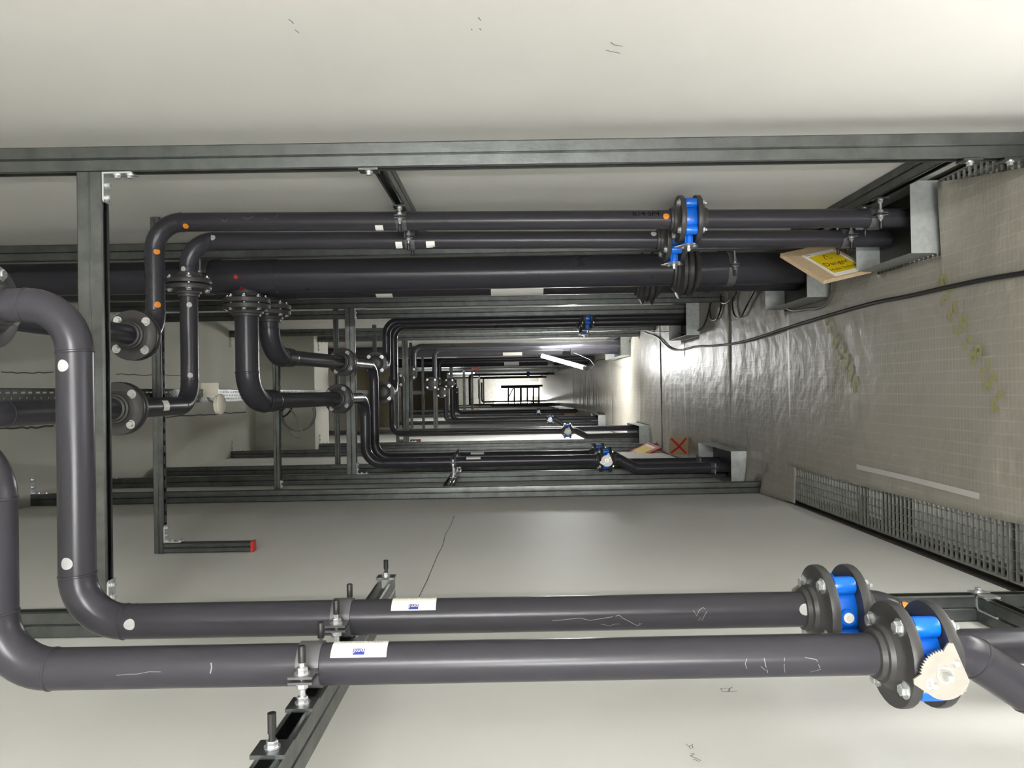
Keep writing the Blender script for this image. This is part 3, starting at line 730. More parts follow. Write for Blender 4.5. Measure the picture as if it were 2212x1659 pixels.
R2, fx2 = right_run('slim grey pipe tucked just behind the pen marked one', at(470, 520.5, 3.2), at(1800, 516, 3.2), 2.925, at(247, 883, 2.6).x, 3.2, 0.905, 'blue butterfly valve half hidden behind its neighbour, right wall', yfl=2.62, gap_flange=at(412, 615, 3.2).x)
for t, fx, y in ((R1, fx1, 2.95), (R2, fx2, 3.2)):
    for z in (2.0, 0.19): pipe_clamp(t, (fx(z), y, z), DN, DP, (1, 0, 0), 0.700 - fx(z))
patch('sticker', (fx1(2.06), 2.95, 2.085), UP, (-0.86, -0.5, 0), DP / 2, 0.03, 0.03, 'sticker', R1)
patch('sticker', (fx2(1.955), 3.2, 1.915), UP, (-0.7, -0.72, 0), DP / 2, 0.036, 0.034, 'sticker', R2)
patch('sticker', (fx2(1.955), 3.2, 2.045), UP, (-0.7, -0.72, 0), DP / 2, 0.028, 0.034, 'sticker', R2)
zt = at(1392, 466, 2.95).z
vs_, fs = text_mesh('R14 SP4', 0.03)
sh = [(p[0] * 1.05, p[1]) for p in vs_]
b = MB(); b.add(*cylmap(sh, fs, (fx1(zt), 2.95, zt), DN, (0.45, -1, 0), DP / 2 + 0.0008)); b.build('pen_lettering', 'print_black', R1, 0)
zo = at(1435, 473, 2.95).z
dot('orange_dot', (fx1(zo), 2.95, zo), DN, (0.12, -1, 0), DP / 2, 0.012, 'paint_orange', R1)
zo = at(408, 494, 2.95).z
dot('orange_dot', (fx1(zo), 2.95, zo), DN, (-0.75, -1, 0), DP / 2, 0.011, 'paint_orange', R1)
for py in (546, 660):
    p = at(348, py, 2.95); dot('orange_dot', (p.x, 2.95, 2.95), V((1, 0, 0)), (0, -1, -0.75), DP / 2, 0.012, 'paint_orange', R1)
for px, py in ((403, 584), (424, 660), (424, 811)):
    p = at(px, py, 3.2); dot('chalk_dot', (p.x, 3.2, 2.925), V((1, 0, 0)), (0, -1, 0.2 if px < 410 else -0.45), DP / 2, 0.011, 'paint_white', R2)
zo = at(1409, 507, 3.2).z; dot('chalk_dot', (fx2(zo), 3.2, zo), DN, (0.55, -1, 0), DP / 2, 0.012, 'paint_white', R2)
zo = at(466, 515, 3.2).z; dot('chalk_dot', (fx2(zo), 3.2, zo), DN, (0.2, -1, 0), DP / 2, 0.012, 'paint_white', R2)
scratches(R1, (fx1(2.6), 2.95, 2.62), DN, (0.1, -1, 0), DP / 2, [(wiggle(5, 0.03, 0.008, -0.06, 0.0), 0.0012), (wiggle(6, 0.05, 0.006, 0.02, 0.004), 0.0013), (wiggle(4, 0.03, 0.006, 0.1, 0.0), 0.001), (wiggle(4, 0.02, 0.008, 0.14, 0.004), 0.001)])
pq = V((at(330, 885, 2.75).x, 2.82, 2.925))
patch('sticker', (at(247, 883, 2.6).x, 2.90, 2.925), V((0, -1, 0)), (0.15, -0.25, -1), DP / 2, 0.05, 0.04, 'sticker', R2)

# --- thick risers D and D2 with their branches E1, E2 down the left wall
xD = at(1000, 590, 3.92).x; yD = 3.92; dD = 0.165
D = thing('riser_pipe', 'thick black riser pipe along the right wall with red dots', 'pipe', (xD, yD, 0), 'thick riser pipes')
zf = 0.697
def riser(t, x, y, d, zf, zbr, detail=True, ztop=ZC):
    od = d * 1.5
    MB().cyl((x, y, zf + 0.06), (x, y, ztop), d / 2, n=40).build('pipe', 'pvc', t)
    MB().cyl((x, y, -0.3), (x, y, zf - 0.06), d / 2, n=40).build('pipe', 'pvc', t)
    flange_pair(t, (x, y, zf), (0, 0, 1), d, od=od, nb=8, ang=0.2, br=0.009) if detail else None
    MB().ring((x, y, zf), (0, 0, 1), d / 2, d / 2 * 1.05, -0.22, -0.07, 36).build('coupling', 'pvc', t)
    MB().ring((x, y, zbr), (0, 0, 1), d / 2, d / 2 * 1.045, -0.16, 0.16, 36).build('tee', 'pvc', t)
riser(D, xD, yD, dD, zf, 2.93)
pipe_clamp(D, (xD, yD, 3.12), DN, dD, (1, 0, 0), 0.11); pipe_clamp(D, (xD, yD, 0.47), DN, dD, (1, 0, 0), 0.11)
for px, py in ((522, 598), (530, 628)):
    z = at(px, py, yD).z; dot('red_dot', (xD, yD, z), DN, (-0.15 if py < 610 else -1.2, -1, 0), dD / 2 * 1.046, 0.011, 'paint_red', D)
yD2 = 4.22; xD2 = 0.606
D2 = thing('riser_pipe', 'thick black riser pipe hidden behind the one with red dots', 'pipe', (xD2, yD2, 0), 'thick riser pipes')
riser(D2, xD2, yD2, 0.16, 0.833, 2.91)
patch('sticker', (xD2, yD2, at(832, 637, yD2).z), UP, (-0.93, -0.3, 0), 0.08, 0.09, 0.05, 'sticker', D2)
zs = at(1117, 632, yD2).z
st = patch('warning_label', (xD2, yD2, zs), DN, (-0.97, -0.25, 0), 0.08, 0.285, 0.16, 'sticker', D2, n=12)
b = MB(); b.add(*cylmap(*stroke2([(-0.128, 0.075), (-0.128, -0.075)], 0.004), (xD2, yD2, zs), DN, (-0.97, -0.25, 0), 0.0815)); b.add(*cylmap(*stroke2([(0.115, 0.075), (0.115, -0.075)], 0.004), (xD2, yD2, zs), DN, (-0.97, -0.25, 0), 0.0815))
for k in range(3): b.add(*cylmap(*stroke2([(0.05 + k * 0.02, 0.035), (0.05 + k * 0.02, -0.05)], 0.007), (xD2, yD2, zs), DN, (-0.97, -0.25, 0), 0.0815))
b.build('printed_bars', 'print_black', st, 0)
b = MB(); b.add(*cylmap([(-0.10, 0.0), (-0.01, 0.045), (-0.01, -0.045)], [(0, 2, 1)], (xD2, yD2, zs), DN, (-0.97, -0.25, 0), 0.0812)); b.build('triangle_border', 'print_black', st, 0)
b = MB(); b.add(*cylmap([(-0.085, 0.0), (-0.017, 0.034), (-0.017, -0.034)], [(0, 2, 1)], (xD2, yD2, zs), DN, (-0.97, -0.25, 0), 0.0816)); b.build('triangle', 'sign_yellow', st, 0)

def branch(label, rx, Y, Zb, xturn, yfl, zfl, Yd, Xd, Zd, zv, vlabel, dbig=0.118, shift=-0.07):
    t = thing('pipe_run', label, 'pipe', (Xd, Yd, 0), 'grey plastic pipe runs')
    xf = rx - 0.14
    flange_pair(t, (xf, Y, Zb), (1, 0, 0), dbig, od=0.235, nb=8, ang=0.2)
    MB().cyl((rx - 0.07, Y, Zb), (xf + 0.05, Y, Zb), dbig / 2, n=28).build('pipe', 'pvc', t)
    e0 = V((xturn, Y, Zb)); e1 = V((xturn, yfl, zfl)); dr = (e1 - e0).normalized()
    run_pipe(t, [V((xf - 0.055, Y, Zb)), e0, e0 + dr * 0.24], dbig, 0.15)
    MB().cyl(e0 + dr * 0.235, e0 + dr * 0.275, dbig / 2, 0.088 / 2, n=28).build('reducer', 'pvc', t)
    run_pipe(t, [e0 + dr * 0.27, e1 - dr * 0.05], 0.088)
    flange_pair(t, e1, dr, 0.08, od=0.19, nb=4, ang=0.6)
    run_pipe(t, [e1 + dr * 0.05, e1 + dr * 0.1], 0.078, beads=False)
    valve_line(t, Xd, Yd, zv, -0.3, [e1 + dr * 0.1, V((xturn, Yd, Zd)), V((Xd, Yd, Zd))], shift, (0, -1, 0), vlabel, detail=False, R=0.12)
    return t
E1 = branch('dark pipe hooking off the thick riser and dropping by the left wall', xD, yD, 2.93, -0.03, 4.93, 2.69, 5.44, -0.494, 2.62, 0.93, 'valve with round grey plate on the dark front downpipe')
E2 = branch('dark pipe behind the hooked one, dropping just beyond it', xD2, yD2, 2.91, 0.215, 5.2, 2.72, 5.86, -0.494, 2.63, 0.93, 'blue valve mostly hidden behind the round grey plate', dbig=0.11)
rc = strut('rail', (XL + 0.002 + HX, 5.0, 2.02), (XL + 0.002 + HX, 6.3, 2.02), (1, 0, 0), fC)
for t, y in ((E1, 5.44), (E2, 5.86)):
    pipe_clamp(t, (-0.494, y, 2.0), DN, DP, (-1, 0, 0), 0.1); pipe_clamp(t, (-0.564, y, 0.17), DN, DP, (-1, 0, 0), 0.04, detail=False)
patch('sticker', (-0.494, 5.44, 1.86), UP, (0.86, -0.5, 0), DP / 2, 0.1, 0.035, 'sticker', E1)
patch('sticker', (-0.494, 5.86, 1.85), UP, (0.86, -0.5, 0), DP / 2, 0.1, 0.035, 'sticker', E2)

# --- further modules
def far_run(label, X, Y, Zx, xend, yend, zv=0.92, vl=None, stem=(-1, 0, 0), shift=0.0, fl_=True, d=None, R=0.11):
    t = thing('pipe_run', label, 'pipe', (X, Y, 0), 'grey plastic pipe runs')
    top = [V((xend, yend, Zx)), V((xend, Y, Zx)), V((X, Y, Zx))]
    if vl: valve_line(t, X, Y, zv, -0.3, top, shift, stem, vl, detail=False, R=R)
    else: run_pipe(t, top + [V((X, Y, -0.3))], d or DP, R)
    if fl_: flange_pair(t, (xend, yend, Zx), (0, 1, 0), DP, ang=0.8)
    return t
far_run('black pipe bending over near the ceiling on the right, second bay', 0.615, 6.6, 2.645, 0.235, 6.05, vl='blue valve on the right wall in the second bay')
far_run('inner black pipe of the second right bay with longer crossing', 0.60, 6.9, 2.63, 0.01, 6.3, vl='valve hidden behind the second bay valve on the right')
far_run('black downpipe beyond the middle frame by the left wall', -0.48, 9.1, 2.99, -0.02, 8.5, vl='valve with round grey plate on the third left downpipe', stem=(0, -1, 0), shift=-0.07)
far_run('black downpipe right behind the third left one', -0.48, 9.5, 2.9, 0.15, 8.9, shift=0)
far_run('black pipe with tight bend in the third right bay', 0.62, 10.3, 2.87, 0.25, 9.9)
far_run('black pipe crossing highest in the third right bay', 0.61, 10.8, 2.64, 0.12, 10.3)
R5s = thing('riser_pipe', 'thick riser pipe above the hanging tube lamp', 'pipe', (0.6, 11.3, 0), 'thick riser pipes'); riser(R5s, 0.6, 11.3, 0.16, 0.75, 2.9, detail=False)
R6s = thing('riser_pipe', 'thick grey riser pipe lit by the hanging tube lamp', 'pipe', (0.6, 15.6, 0), 'thick riser pipes'); riser(R6s, 0.6, 15.6, 0.18, 0.75, 2.9, detail=False)
st = patch('warning_label', (0.6, 11.3, at(1107, 762, 11.3).z), DN, (-0.8, -0.6, 0), 0.08, 0.28, 0.08, 'sticker', R5s)
st = patch('warning_label', (0.6, 15.6, at(1105, 782, 15.6).z), DN, (-0.6, -0.8, 0), 0.09, 0.3, 0.09, 'sticker', R6s)
b = MB(); zz = at(1105, 782, 15.6).z
b.add(*cylmap([(-0.06, -0.005), (0.0, 0.03), (0.0, -0.04)], [(0, 2, 1)], (0.6, 15.6, zz), DN, (-0.6, -0.8, 0), 0.0925)); b.build('triangle', 'sign_yellow', st, 0)
far_run('shiny black downpipe in the fourth left bay with small grey plate valve', -0.49, 13.0, 2.68, 0.0, 12.3, vl='small valve with grey plate on the fourth left downpipe', stem=(0, -1, 0), shift=-0.08)
far_run('black downpipe beside the shiny one in the fourth left bay', -0.49, 13.5, 2.6, 0.15, 12.9)
far_run('pale grey downpipe with white sticker in the fifth left bay', -0.49, 18.0, 2.82, 0.05, 17.2, vl='bright blue and white valve far down the left wall', stem=(0, -1, 0))
far_run('pale grey pipe in the fifth bay crossing higher', -0.49, 18.6, 2.9, 0.25, 17.8)
t7 = far_run('black pipe looping round the far white door, left', -0.47, 27.5, 3.0, 0.5, 27.5, fl_=False)
t8 = far_run('black pipe looping round the far white door, right', 0.6, 27.2, 3.0, -0.45, 27.2, fl_=False, vl='tiny blue valve near the far white door')
far_run('last black pipe on the right before the white door', 0.58, 33.0, 2.9, -0.3, 33.0, fl_=False)
far_run('last black pipe on the left before the white door', -0.45, 33.6, 2.8, 0.4, 33.6, fl_=False)
far_run('slim riser in the fourth bay on the right', 0.6, 14.4, 2.9, 0.2, 13.9)

# ------------------------------------------------------------------ galvanised upstands round the floor penetrations
def upstand(label, x0, x1, y0, y1, h):
    t = thing('floor_upstand', label, 'upstand', ((x0 + x1) / 2, (y0 + y1) / 2, 0), 'galvanised floor upstands')
    th = 0.002
    for q in ((x0, x1, y0, y0 + th), (x0, x1, y1 - th, y1), (x0, x0 + th, y0 + th, y1 - th), (x1 - th, x1, y0 + th, y1 - th)):
        MB().bb(q[0], q[1], q[2], q[3], 0.003, h).build('panel', 'galvanised_sheet', t, 0)
    MB().bb(x0 + th, x1 - th, y0 + th, y1 - th, 0.003, 0.006).build('base_sheet', 'rubber', t, 0)
    return t
upstand('galvanised upstand round the two slim pipes at right wall', 0.484, 0.752, 2.83, 3.28, 0.107)
upstand('galvanised upstand round the thick riser, behind the danger board', 0.44, 0.752, 3.80, 4.42, 0.117)
upstand('galvanised upstand round the dark downpipes at the left wall', -0.655, -0.43, 5.16, 6.05, 0.12)
upstand('galvanised upstand round the second bay pipes, loop of cable over it', 0.44, 0.752, 6.38, 7.08, 0.12)
upstand('galvanised upstand at the foot of the third left downpipes', -0.655, -0.42, 8.75, 9.65, 0.13)
upstand('galvanised upstand by the hanging tube lamp', 0.44, 0.752, 10.0, 11.6, 0.14)
upstand('galvanised upstand at the foot of the fourth left downpipes', -0.655, -0.42, 12.7, 13.8, 0.14)

# ================================================================== LAMPS
def tube_lamp(label, p0, p1, m, r=0.019, cable=None):
    p0 = V(p0); p1 = V(p1); dr = (p1 - p0).normalized()
    t = thing('tube_lamp', label, 'lamp', p0, 'white tube work lamps')
    MB().cyl(p0, p1, r, n=16).build('tube', m, t)
    MB().cyl(p0 - dr * 0.05, p0, r * 1.25, n=16).build('end_cap', 'lamp_body', t); MB().cyl(p1, p1 + dr * 0.05, r * 1.25, n=16).build('end_cap', 'lamp_body', t)
    if cable: MB().tube(cable, 0.004, 8).build('lead', 'cable_black', t)
    return t
tube_lamp('bright white tube lamp hanging at a slant above the sheeted floor', at(1262, 794, 10.0), at(1172, 769, 10.6), 'tube_hang', r=0.026, cable=[at(1266, 797, 9.98), at(1278, 796, 10.0), at(1283, 788, 10.05), at(1275, 777, 10.1), at(1255, 768, 10.2), at(1240, 762, 10.3)])
tube_lamp('unseen upright fill tube lamp placed behind the viewer', (-0.55, -2.5, 0.3), (-0.56, -2.6, 1.8), 'tube_behind_fill')  # unseen fill pair, one each side so each lights the opposite wall
tube_lamp('second unseen fill tube lamp placed behind the viewer', (0.62, -2.5, 1.2), (0.62, -2.6, 2.7), 'tube_behind_fill')
tube_lamp('white tube lamp lying low on the floor below the view', (0.0, 0.85, 0.2), (0.05, 1.85, 0.10), 'tube_floor')
for k, (y, lb) in enumerate(((19.0, 'added fill tube lamp on the right wall in the fifth bay'), (29.0, 'added fill tube lamp on the right wall in the far bay'), (40.5, 'added fill tube lamp beside the far door'))):
    tube_lamp(lb, (0.70 if k < 2 else -0.6, y, 2.9 if k < 2 else 0.5), (0.70 if k < 2 else -0.6, y + 0.05, 3.9 if k < 2 else 2.4), 'tube_far_fill' if k < 2 else 'tube_door_fill', r=0.02 if k < 2 else 0.03)  # tubes added only to brighten the far bays and door
tube_lamp('added fill tube lamp on the storey below the grating', (0.3, 4.2, -2.0), (0.3, 5.2, -1.9), 'tube_far_fill')  # added to light what shows through the grating

# ================================================================== FLOOR SHEETING
BOX = [(0.484, 0.752, 2.83, 3.28), (0.44, 0.752, 3.80, 4.42), (-0.655, -0.43, 5.16, 6.05), (0.44, 0.752, 6.38, 7.08), (-0.655, -0.42, 8.75, 9.65), (0.44, 0.752, 10.0, 11.6), (-0.655, -0.42, 12.7, 13.8)]
PSTY = [2.17, 3.54, 4.84, 5.70, 6.5, 8.3, 9.3, 12.5, 16.0, 20.5, 25, 31, 36]
CUT = [(-0.6, -0.42, 17.9, 18.8), (0.5, 0.752, 14.2, 15.8), (-0.6, -0.4, 27.4, 27.7), (0.54, 0.7, 27.0, 27.4), (0.52, 0.7, 32.8, 33.2), (-0.55, -0.4, 33.5, 33.7)]
def lim(y, a, b):
    for py_ in PSTY:
        if abs(y - py_) < 0.075: a = max(a, -0.575 if py_ != 3.54 else a); b = min(b, 0.612)
    for x0, x1, y0, y1 in BOX + CUT:
        if y0 - 0.03 < y < y1 + 0.03:
            if x0 > 0: b = min(b, x0 - 0.012)
            else: a = max(a, x1 + 0.012)
    return a, b
def sheet(label, y0, y1, xl, xr, z0, amp, ridge=6.0, step=0.03, nx=36, edge=None, seed=0, flap=None):
    rnd = random.Random(seed); ny = max(6, int((y1 - y0) / step))
    ph = [(rnd.uniform(0, 6.28), rnd.uniform(2, 16), rnd.uniform(0.5, 5), rnd.uniform(0.4, 1)) for _ in range(5)] + [(rnd.uniform(0, 6.28), rnd.uniform(18, 34), rnd.uniform(-6, 6), 0.35) for _ in range(3)]
    vs_ = []; fs = []
    for j in range(ny + 1):
        y = y0 + (y1 - y0) * j / ny
        a, b_ = (xl(y) if callable(xl) else xl), (xr(y) if callable(xr) else xr)
        a, b_ = lim(y, a, b_)
        for i in range(nx + 1):
            x = a + (b_ - a) * i / nx
            z = sum(k * math.sin(f * y + g * x + p) for p, f, g, k in ph) / 6
            z = z0 + amp * (0.5 + z)
            if flap: z += flap(x, y)
            vs_.append((x, y, max(z, z0 * 0.6)))
    for j in range(ny):
        for i in range(nx): q = j * (nx + 1) + i; fs.append((q, q + 1, q + nx + 2, q + nx + 1))
    me = bpy.data.meshes.new('plastic_sheet'); me.from_pydata(vs_, [], fs); me.materials.append(MATS['plastic_sheeting'])
    for p in me.polygons: p.use_smooth = True
    o = link('plastic_sheet', me); md = o.modifiers.new('thickness', 'SOLIDIFY'); md.thickness = 0.0012; md.offset = 1
    return tag(o, label, 'plastic sheet', 'plastic floor sheets')
def s1r(y):
    if y < 2.80: return 0.735 - 0.17 * (2.80 - y) if y > 2.26 else 0.61
    if y < 3.30: return 0.47
    return 0.66 if y < 3.74 else 0.43
def s1flap(x, y):
    c = math.exp(-((y - 2.80) / 0.10) ** 2) * max(0, x - 0.5) * 0.12
    return c
S1 = sheet('nearest dull white sheet with yellow green print, loose over the grating', 0.3, 4.37, lambda y: -0.445 + 0.012 * math.sin(y * 1.3), s1r, 0.009, 0.006, seed=3, flap=s1flap)
sheet('crumpled sheet with a flap against the left wall, below the black cable', 4.30, 5.58, XL + 0.012, 0.735, 0.004, 0.006, seed=5, flap=lambda x, y: 0.07 * max(0, (-0.5 - x) / 0.16) * max(0, 1 - abs(y - 4.85) / 0.6))
sheet('grid marked sheet between the left upstand and cable loops', 5.52, 6.95, XL + 0.012, 0.735, 0.007, 0.008, seed=8)
sheet('glossy sheet beside the red crossed cardboard', 6.90, 8.08, XL + 0.012, 0.735, 0.004, 0.010, seed=9)
sheet('glossy sheet beside the red framed board', 8.03, 9.35, XL + 0.012, 0.735, 0.008, 0.010, seed=12)
sheet('brightest sheet below the hanging tube lamp', 9.30, 11.9, XL + 0.012, 0.735, 0.004, 0.012, seed=14)
sheet('folded sheets beyond the hanging tube lamp', 11.85, 19.0, XL + 0.012, 0.735, 0.008, 0.02, step=0.08, seed=17)
sheet('far stretch of sheeting toward the white door', 18.95, 41.5, XL + 0.012, 0.735, 0.004, 0.015, step=0.2, seed=19)
def on_floor(px, py, z=0.018):
    d = at(px, py, 1.0) - CAM; t = (z - H) / d.z; return CAM + d * t
# tape and lime green print on the nearest sheet
def ground_strip(name, pts, wd, m, parent, lift):
    b = MB()
    for i, path in enumerate(pts):
        q, fs = stroke2([(p.x, p.y) for p in path], wd); b.add([(p[0], p[1], lift + 0.0001 * (i % 7)) for p in q], [tuple(reversed(f)) for f in fs])
    return b.build(name, m, parent, 0)
ground_strip('tape_strip', [[on_floor(1850, 1008), on_floor(1960, 1033), on_floor(2115, 1072)]], 0.022, 'tape', S1, 0.0172)
def prints(a, c, n, w_):
    out = []
    a = on_floor(*a); c = on_floor(*c); d = (c - a); L = d.length; u = d.normalized(); v = V((-u.y, u.x, 0))
    for k in range(n):
        o = a + d * ((k + 0.5) / n); s_ = L / n * 0.42
        for r_ in (-0.5, 0.5):
            cc = o + v * r_ * s_ * 1.5; arc = random.choice([5, 7, 9, 10])
            out.append([cc + (u * math.cos(t * 0.66 + k) + v * math.sin(t * 0.66 + k)) * s_ * 0.58 for t in range(arc)])
    return out
for i, g in enumerate(prints((2025, 600), (2165, 885), 9, 0.02)): ground_strip('lime_print', [g], 0.017, 'lime_print', S1, 0.0166 + 0.0001 * (i % 5))
for i, g in enumerate(prints((1780, 680), (1850, 845), 7, 0.02)): ground_strip('lime_print', [g], 0.022, 'lime_print', S1, 0.0166 + 0.0001 * (i % 5))

# ------------------------------------------------------------------ cables on the floor
def smooth_path(P, n=6):
    out = []
    P = [P[0]] + list(P) + [P[-1]]
    for i in range(1, len(P) - 2):
        for k in range(n):
            t = k / n; p0, p1, p2, p3 = P[i - 1], P[i], P[i + 1], P[i + 2]
            out.append(0.5 * ((2 * p1) + (p2 - p0) * t + (2 * p0 - 5 * p1 + 4 * p2 - p3) * t * t + (3 * p1 - p0 - 3 * p2 + p3) * t ** 3))
    out.append(P[-2]); return out
def floor_cable(label, pix, r, m='cable_black', z=0.024):
    pts = smooth_path([on_floor(p[0], p[1], p[2] if len(p) > 2 else z) for p in pix])
    o = MB().tube(pts, r, 10).build('cable', m); return tag(o, label, 'cable', 'cables on the floor')
floor_cable('long black cable snaking over the floor sheeting to the lamp', [(2330, 572), (2212, 590), (2120, 605), (2040, 622), (1960, 640), (1880, 656), (1780, 684), (1700, 708), (1640, 728), (1590, 741), (1540, 747), (1500, 749), (1470, 756), (1447, 752), (1420, 728), (1400, 721), (1384, 714)], 0.0085)
floor_cable('thin black cable with loose loops by the right upstands', [(1630, 628, 0.03), (1618, 650), (1600, 684), (1586, 680), (1582, 650), (1590, 632), (1570, 654), (1552, 650), (1540, 640), (1534, 660), (1536, 688), (1549, 688), (1558, 660), (1555, 634), (1545, 632), (1534, 660), (1524, 695), (1512, 712), (1490, 718), (1440, 718), (1415, 718), (1395, 713)], 0.006)
floor_cable('short grey cable curling round the thick riser upstand', [(1806, 592, 0.05), (1800, 625), (1790, 650), (1770, 665), (1745, 667), (1720, 671), (1704, 668), (1700, 664)], 0.008, 'cable_grey')
floor_cable('thin black lead running from the long cable toward the lamp', [(1402, 714), (1380, 716), (1365, 726), (1358, 745), (1352, 765), (1335, 775), (1310, 776), (1292, 778, 0.1), (1283, 788, 0.45)], 0.006)

# ------------------------------------------------------------------ danger board by the thick riser
L_ = at(1686, 547.6, 3.42); T_ = at(1786, 526, 3.5); B_ = at(1793, 602, 3.22)
u = (T_ - L_).normalized(); v0 = (B_ - L_); v = (v0 - u * v0.dot(u)).normalized(); Lu = (T_ - L_).length; Lv = v0.length
n = u.cross(v)
if n.y > 0: n = -n
bd = thing('danger_board', 'plywood board with yellow danger notice leaning by the thick riser', 'sign', L_ + u * Lu / 2 + v * Lv / 2)
MB().prism([(0, 0), (Lu, 0), (Lu, Lv), (0, Lv)], L_, u, v, -n * 0.018).build('plywood_board', 'plywood', bd, 0)
def quad(u0, u1, v0_, v1, lift): return MB().prism([(u0, v0_), (u1, v0_), (u1, v1), (u0, v1)], L_ + n * lift, u, v, n * 0.0006)
pp = quad(Lu * 0.26, Lu * 0.93, Lv * 0.2, Lv * 0.97, 0.0006).build('notice', 'sticker', bd, 0)
quad(Lu * 0.32, Lu * 0.88, Lv * 0.3, Lv * 0.88, 0.0013).build('yellow_field', 'sign_yellow', pp, 0)
cx = Lu * 0.6
tu, tv = (u, -v)
def sign_text(s, size, fv, m='print_black', fu=0.6): flat_text('lettering', s, size, L_ + u * Lu * fu + v * Lv * fv, tu, tv, m, pp, 0.0022 if tu.cross(tv).dot(n) > 0 else -0.0022)
sign_text('Danger', 0.043, 0.62); sign_text('Hole below', 0.031, 0.79)
sign_text('Rawn', 0.013, 0.25, 'print_blue', 0.36)
b = MB()
for q in (((0, -0.022), (0.02, 0.014), (-0.02, 0.014), (0, -0.022), (0.01, -0.004)),):
    p2, fs = stroke2([(a + cx, c + Lv * 0.42) for a, c in q], 0.004); b.add([L_ + u * p[0] + v * p[1] + n * 0.0024 for p in p2], fs)
b.build('warning_triangle', 'print_black', pp, 0)
# ------------------------------------------------------------------ cardboard and framed board on the left
cb = at(1473, 985, 6.8); 
bx = thing('cardboard_panel', 'brown cardboard panel with a red painted cross by the left wall', 'cardboard', (cb.x, 6.8, 0))
p0 = V((-0.60, 6.88, 0.012)); ux = V((0.17, -0.06, 0)); vz = V((0.0, 0.03, 0.165))
nn = ux.cross(vz).normalized()
MB().prism([(0, 0), (1, 0), (1, 1), (0, 1)], p0, ux, vz, nn * -0.006).build('panel', 'cardboard', bx, 0)
b = MB()
for q in (((0.1, 0.1), (0.5, 0.5), (0.9, 0.92)), ((0.12, 0.9), (0.45, 0.5), (0.92, 0.15))):
    p2, fs = stroke2(q, 0.11); b.add([p0 + ux * p[0] + vz * p[1] + nn * 0.0015 * (1 if nn.y < 0 else -5.2) for p in p2], fs)
b.build('red_cross', 'print_red', bx, 0)
rb = thing('framed_board', 'small red framed board with yellow notice tilted on the sheet', 'sign', (-0.45, 8.0, 0))
lift_ = V((0, 0, 0.035))
fL = at(1366, 974.5, 8.2) + lift_; fT = at(1407.6, 955, 8.3) + lift_; fB = at(1393, 986.7, 7.9) + lift_
fu = fT - fL; fv = fB - fL; fn = fu.cross(fv).normalized()
if fn.y > 0: fn = -fn
MB().prism([(0, 0), (1, 0), (1, 1), (0, 1)], fL, fu, fv, -fn * 0.012).build('board', 'print_red', rb, 0)
MB().prism([(0.12, 0.12), (0.72, 0.12), (0.72, 0.8), (0.12, 0.8)], fL + fn * 0.0008, fu, fv, fn * 0.001).build('notice', 'sign_yellow', rb, 0)
MB().prism([(0.72, 0.12), (0.86, 0.12), (0.86, 0.8), (0.72, 0.8)], fL + fn * 0.0008, fu, fv, fn * 0.001).build('notice_strip', 'sticker', rb, 0)

# ------------------------------------------------------------------ sounder on the cable tray and hanging coil
sd = thing('sounder', 'round white alarm sounder fixed beneath the cable tray', 'sounder', (0, 3.86, 3.06))
c0 = at(478, 842, 3.86)
MB().bb(c0.x - 0.035, c0.x + 0.035, 3.84, 3.846, 3.05, 3.135).build('mounting_plate', 'white_plastic', sd, 0)
c1 = at(474, 873, 3.86); zz = c1.z
MB().lathe((c1.x, 3.86, zz), (0, 0, -1), [(0, 0.05), (0.005, 0.052), (0.012, 0.05), (0.019, 0.04), (0.023, 0.025), (0.024, 0.012)], 28).build('dome', 'white_plastic', sd)
MB().lathe((c1.x, 3.86, zz), (0, 0, 1), [(0, 0.05), (0.012, 0.05)], 24).build('base', 'white_plastic', sd)
MB().tube([(c1.x, 3.86, zz + 0.012), (c1.x + 0.02, 3.855, 3.10), (c0.x, 3.85, 3.125)], 0.006, 8).build('gland_lead', 'cable_grey', sd)
cc = thing('cable_coil', 'loose coil of grey cable hanging from the cable tray', 'cable', at(632, 860, 5.1))
def ell(cx_, cy_, a, b_, rot, Y, n=26, t0=0, t1=2 * PI):
    out = []
    for k in range(n + 1):
        t = t0 + (t1 - t0) * k / n; x = a * math.cos(t); y = b_ * math.sin(t)
        out.append(at(cx_ + x * math.cos(rot) - y * math.sin(rot), cy_ + x * math.sin(rot) + y * math.cos(rot), Y + 0.02 * math.sin(t)))
    return out
MB().tube(ell(628, 910, 14, 42, -0.5, 5.05), 0.0045, 8).build('loop', 'cable_grey', cc)
MB().tube(ell(642, 895, 36, 36, 0.2, 5.10, t0=-0.6, t1=PI + 0.5), 0.0045, 8).build('loop', 'cable_grey', cc)
MB().tube(ell(646, 893, 36, 38, 0.1, 5.14, t0=-0.9, t1=PI + 0.4), 0.0045, 8).build('loop', 'cable_grey', cc)
MB().tube(ell(615, 890, 18, 7, -0.7, 5.08), 0.006, 8).build('tie', 'cable_black', cc)
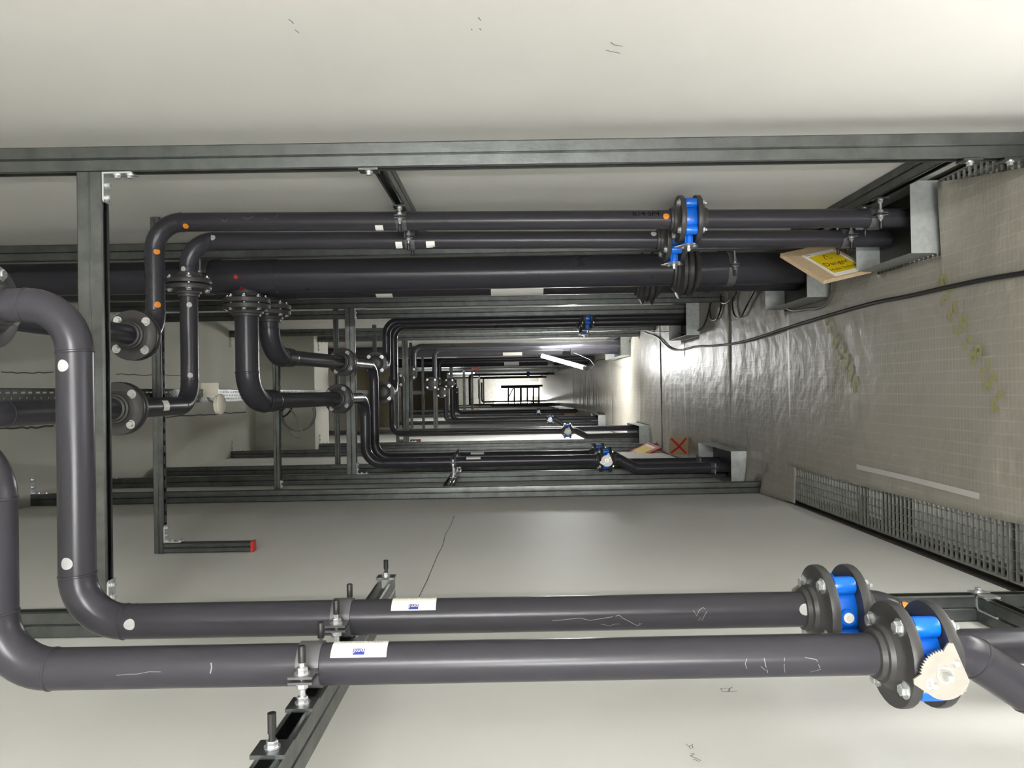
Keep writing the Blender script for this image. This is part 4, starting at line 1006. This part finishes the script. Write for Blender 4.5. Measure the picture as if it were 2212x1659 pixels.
MB().tube([at(612, 868, 5.08), at(608, 850, 5.08), V((0.0, 5.1, 3.13))], 0.0045, 8).build('tail', 'cable_grey', cc)

# ------------------------------------------------------------------ far odds and ends
sc = thing('access_stand', 'dark steel access stand before the far white door', 'stand', (-0.1, 24, 0))
def bar(p, q, r): MB().tube([p, q], r, 8).build('bar', 'dark_steel', sc)
ys = 24.0
for px in (1098, 1111, 1125, 1139, 1152, 1164):
    bar(at(px, 834, ys), at(px, 876, ys), 0.032 if px == 1125 else 0.022)
bar(at(1082, 834.5, ys), at(1172, 833, ys - 0.02), 0.03); bar(at(1082, 837, ys + 0.2), at(1166, 836.5, ys + 0.2), 0.022); bar(at(1060, 876, ys), at(1180, 875, ys), 0.026); bar(at(1099, 857, ys), at(1110, 836, ys), 0.016)
for px in (1099, 1164):
    q = at(px, 876, ys); bar(q, V((q.x, q.y, 0.02)), 0.02)
for px in (1111, 1152): bar(at(px, 835, ys + 0.2), at(px, 876, ys + 0.2), 0.016)
b_ = at(1242, 890, 13.0)
for k, (px, h, m, lb) in enumerate(((1240, 0.26, 'plywood', 'taller pale timber offcut leaning at the left wall'), (1244, 0.17, 'plywood', 'shorter pale timber offcut leaning at the left wall'))):
    o = MB().box((-0.6 + k * 0.07, 18.5 - k * 0.1, 0.02 + h / 2), (0.06, 0.05, h), Matrix.Rotation(0.08, 3, 'Y')).build('timber_offcut', m, None, 0); tag(o, lb, 'timber')
for k, (px, py, lb) in enumerate(((1021, 796, 'left red end cap of the far right cluster'), (1028, 794, 'middle red end cap of the far right cluster'), (1033, 798, 'right red end cap of the far right cluster'), (1033, 886, 'red end cap far down the left wall'))):
    t = thing('capped_stub', 'short strut with ' + lb, 'bracket', at(px, py, 19.5))
    p = at(px, py, 19.5)
    MB().box(p, (0.045, 0.08, 0.06)).build('end_cap', 'red_plastic', t, 0)
    MB().bb(p.x - 0.02, p.x + 0.02, p.y - 0.02, p.y + 0.02, p.z + 0.03, ZC).build('stub', 'galvanised', t, 0)
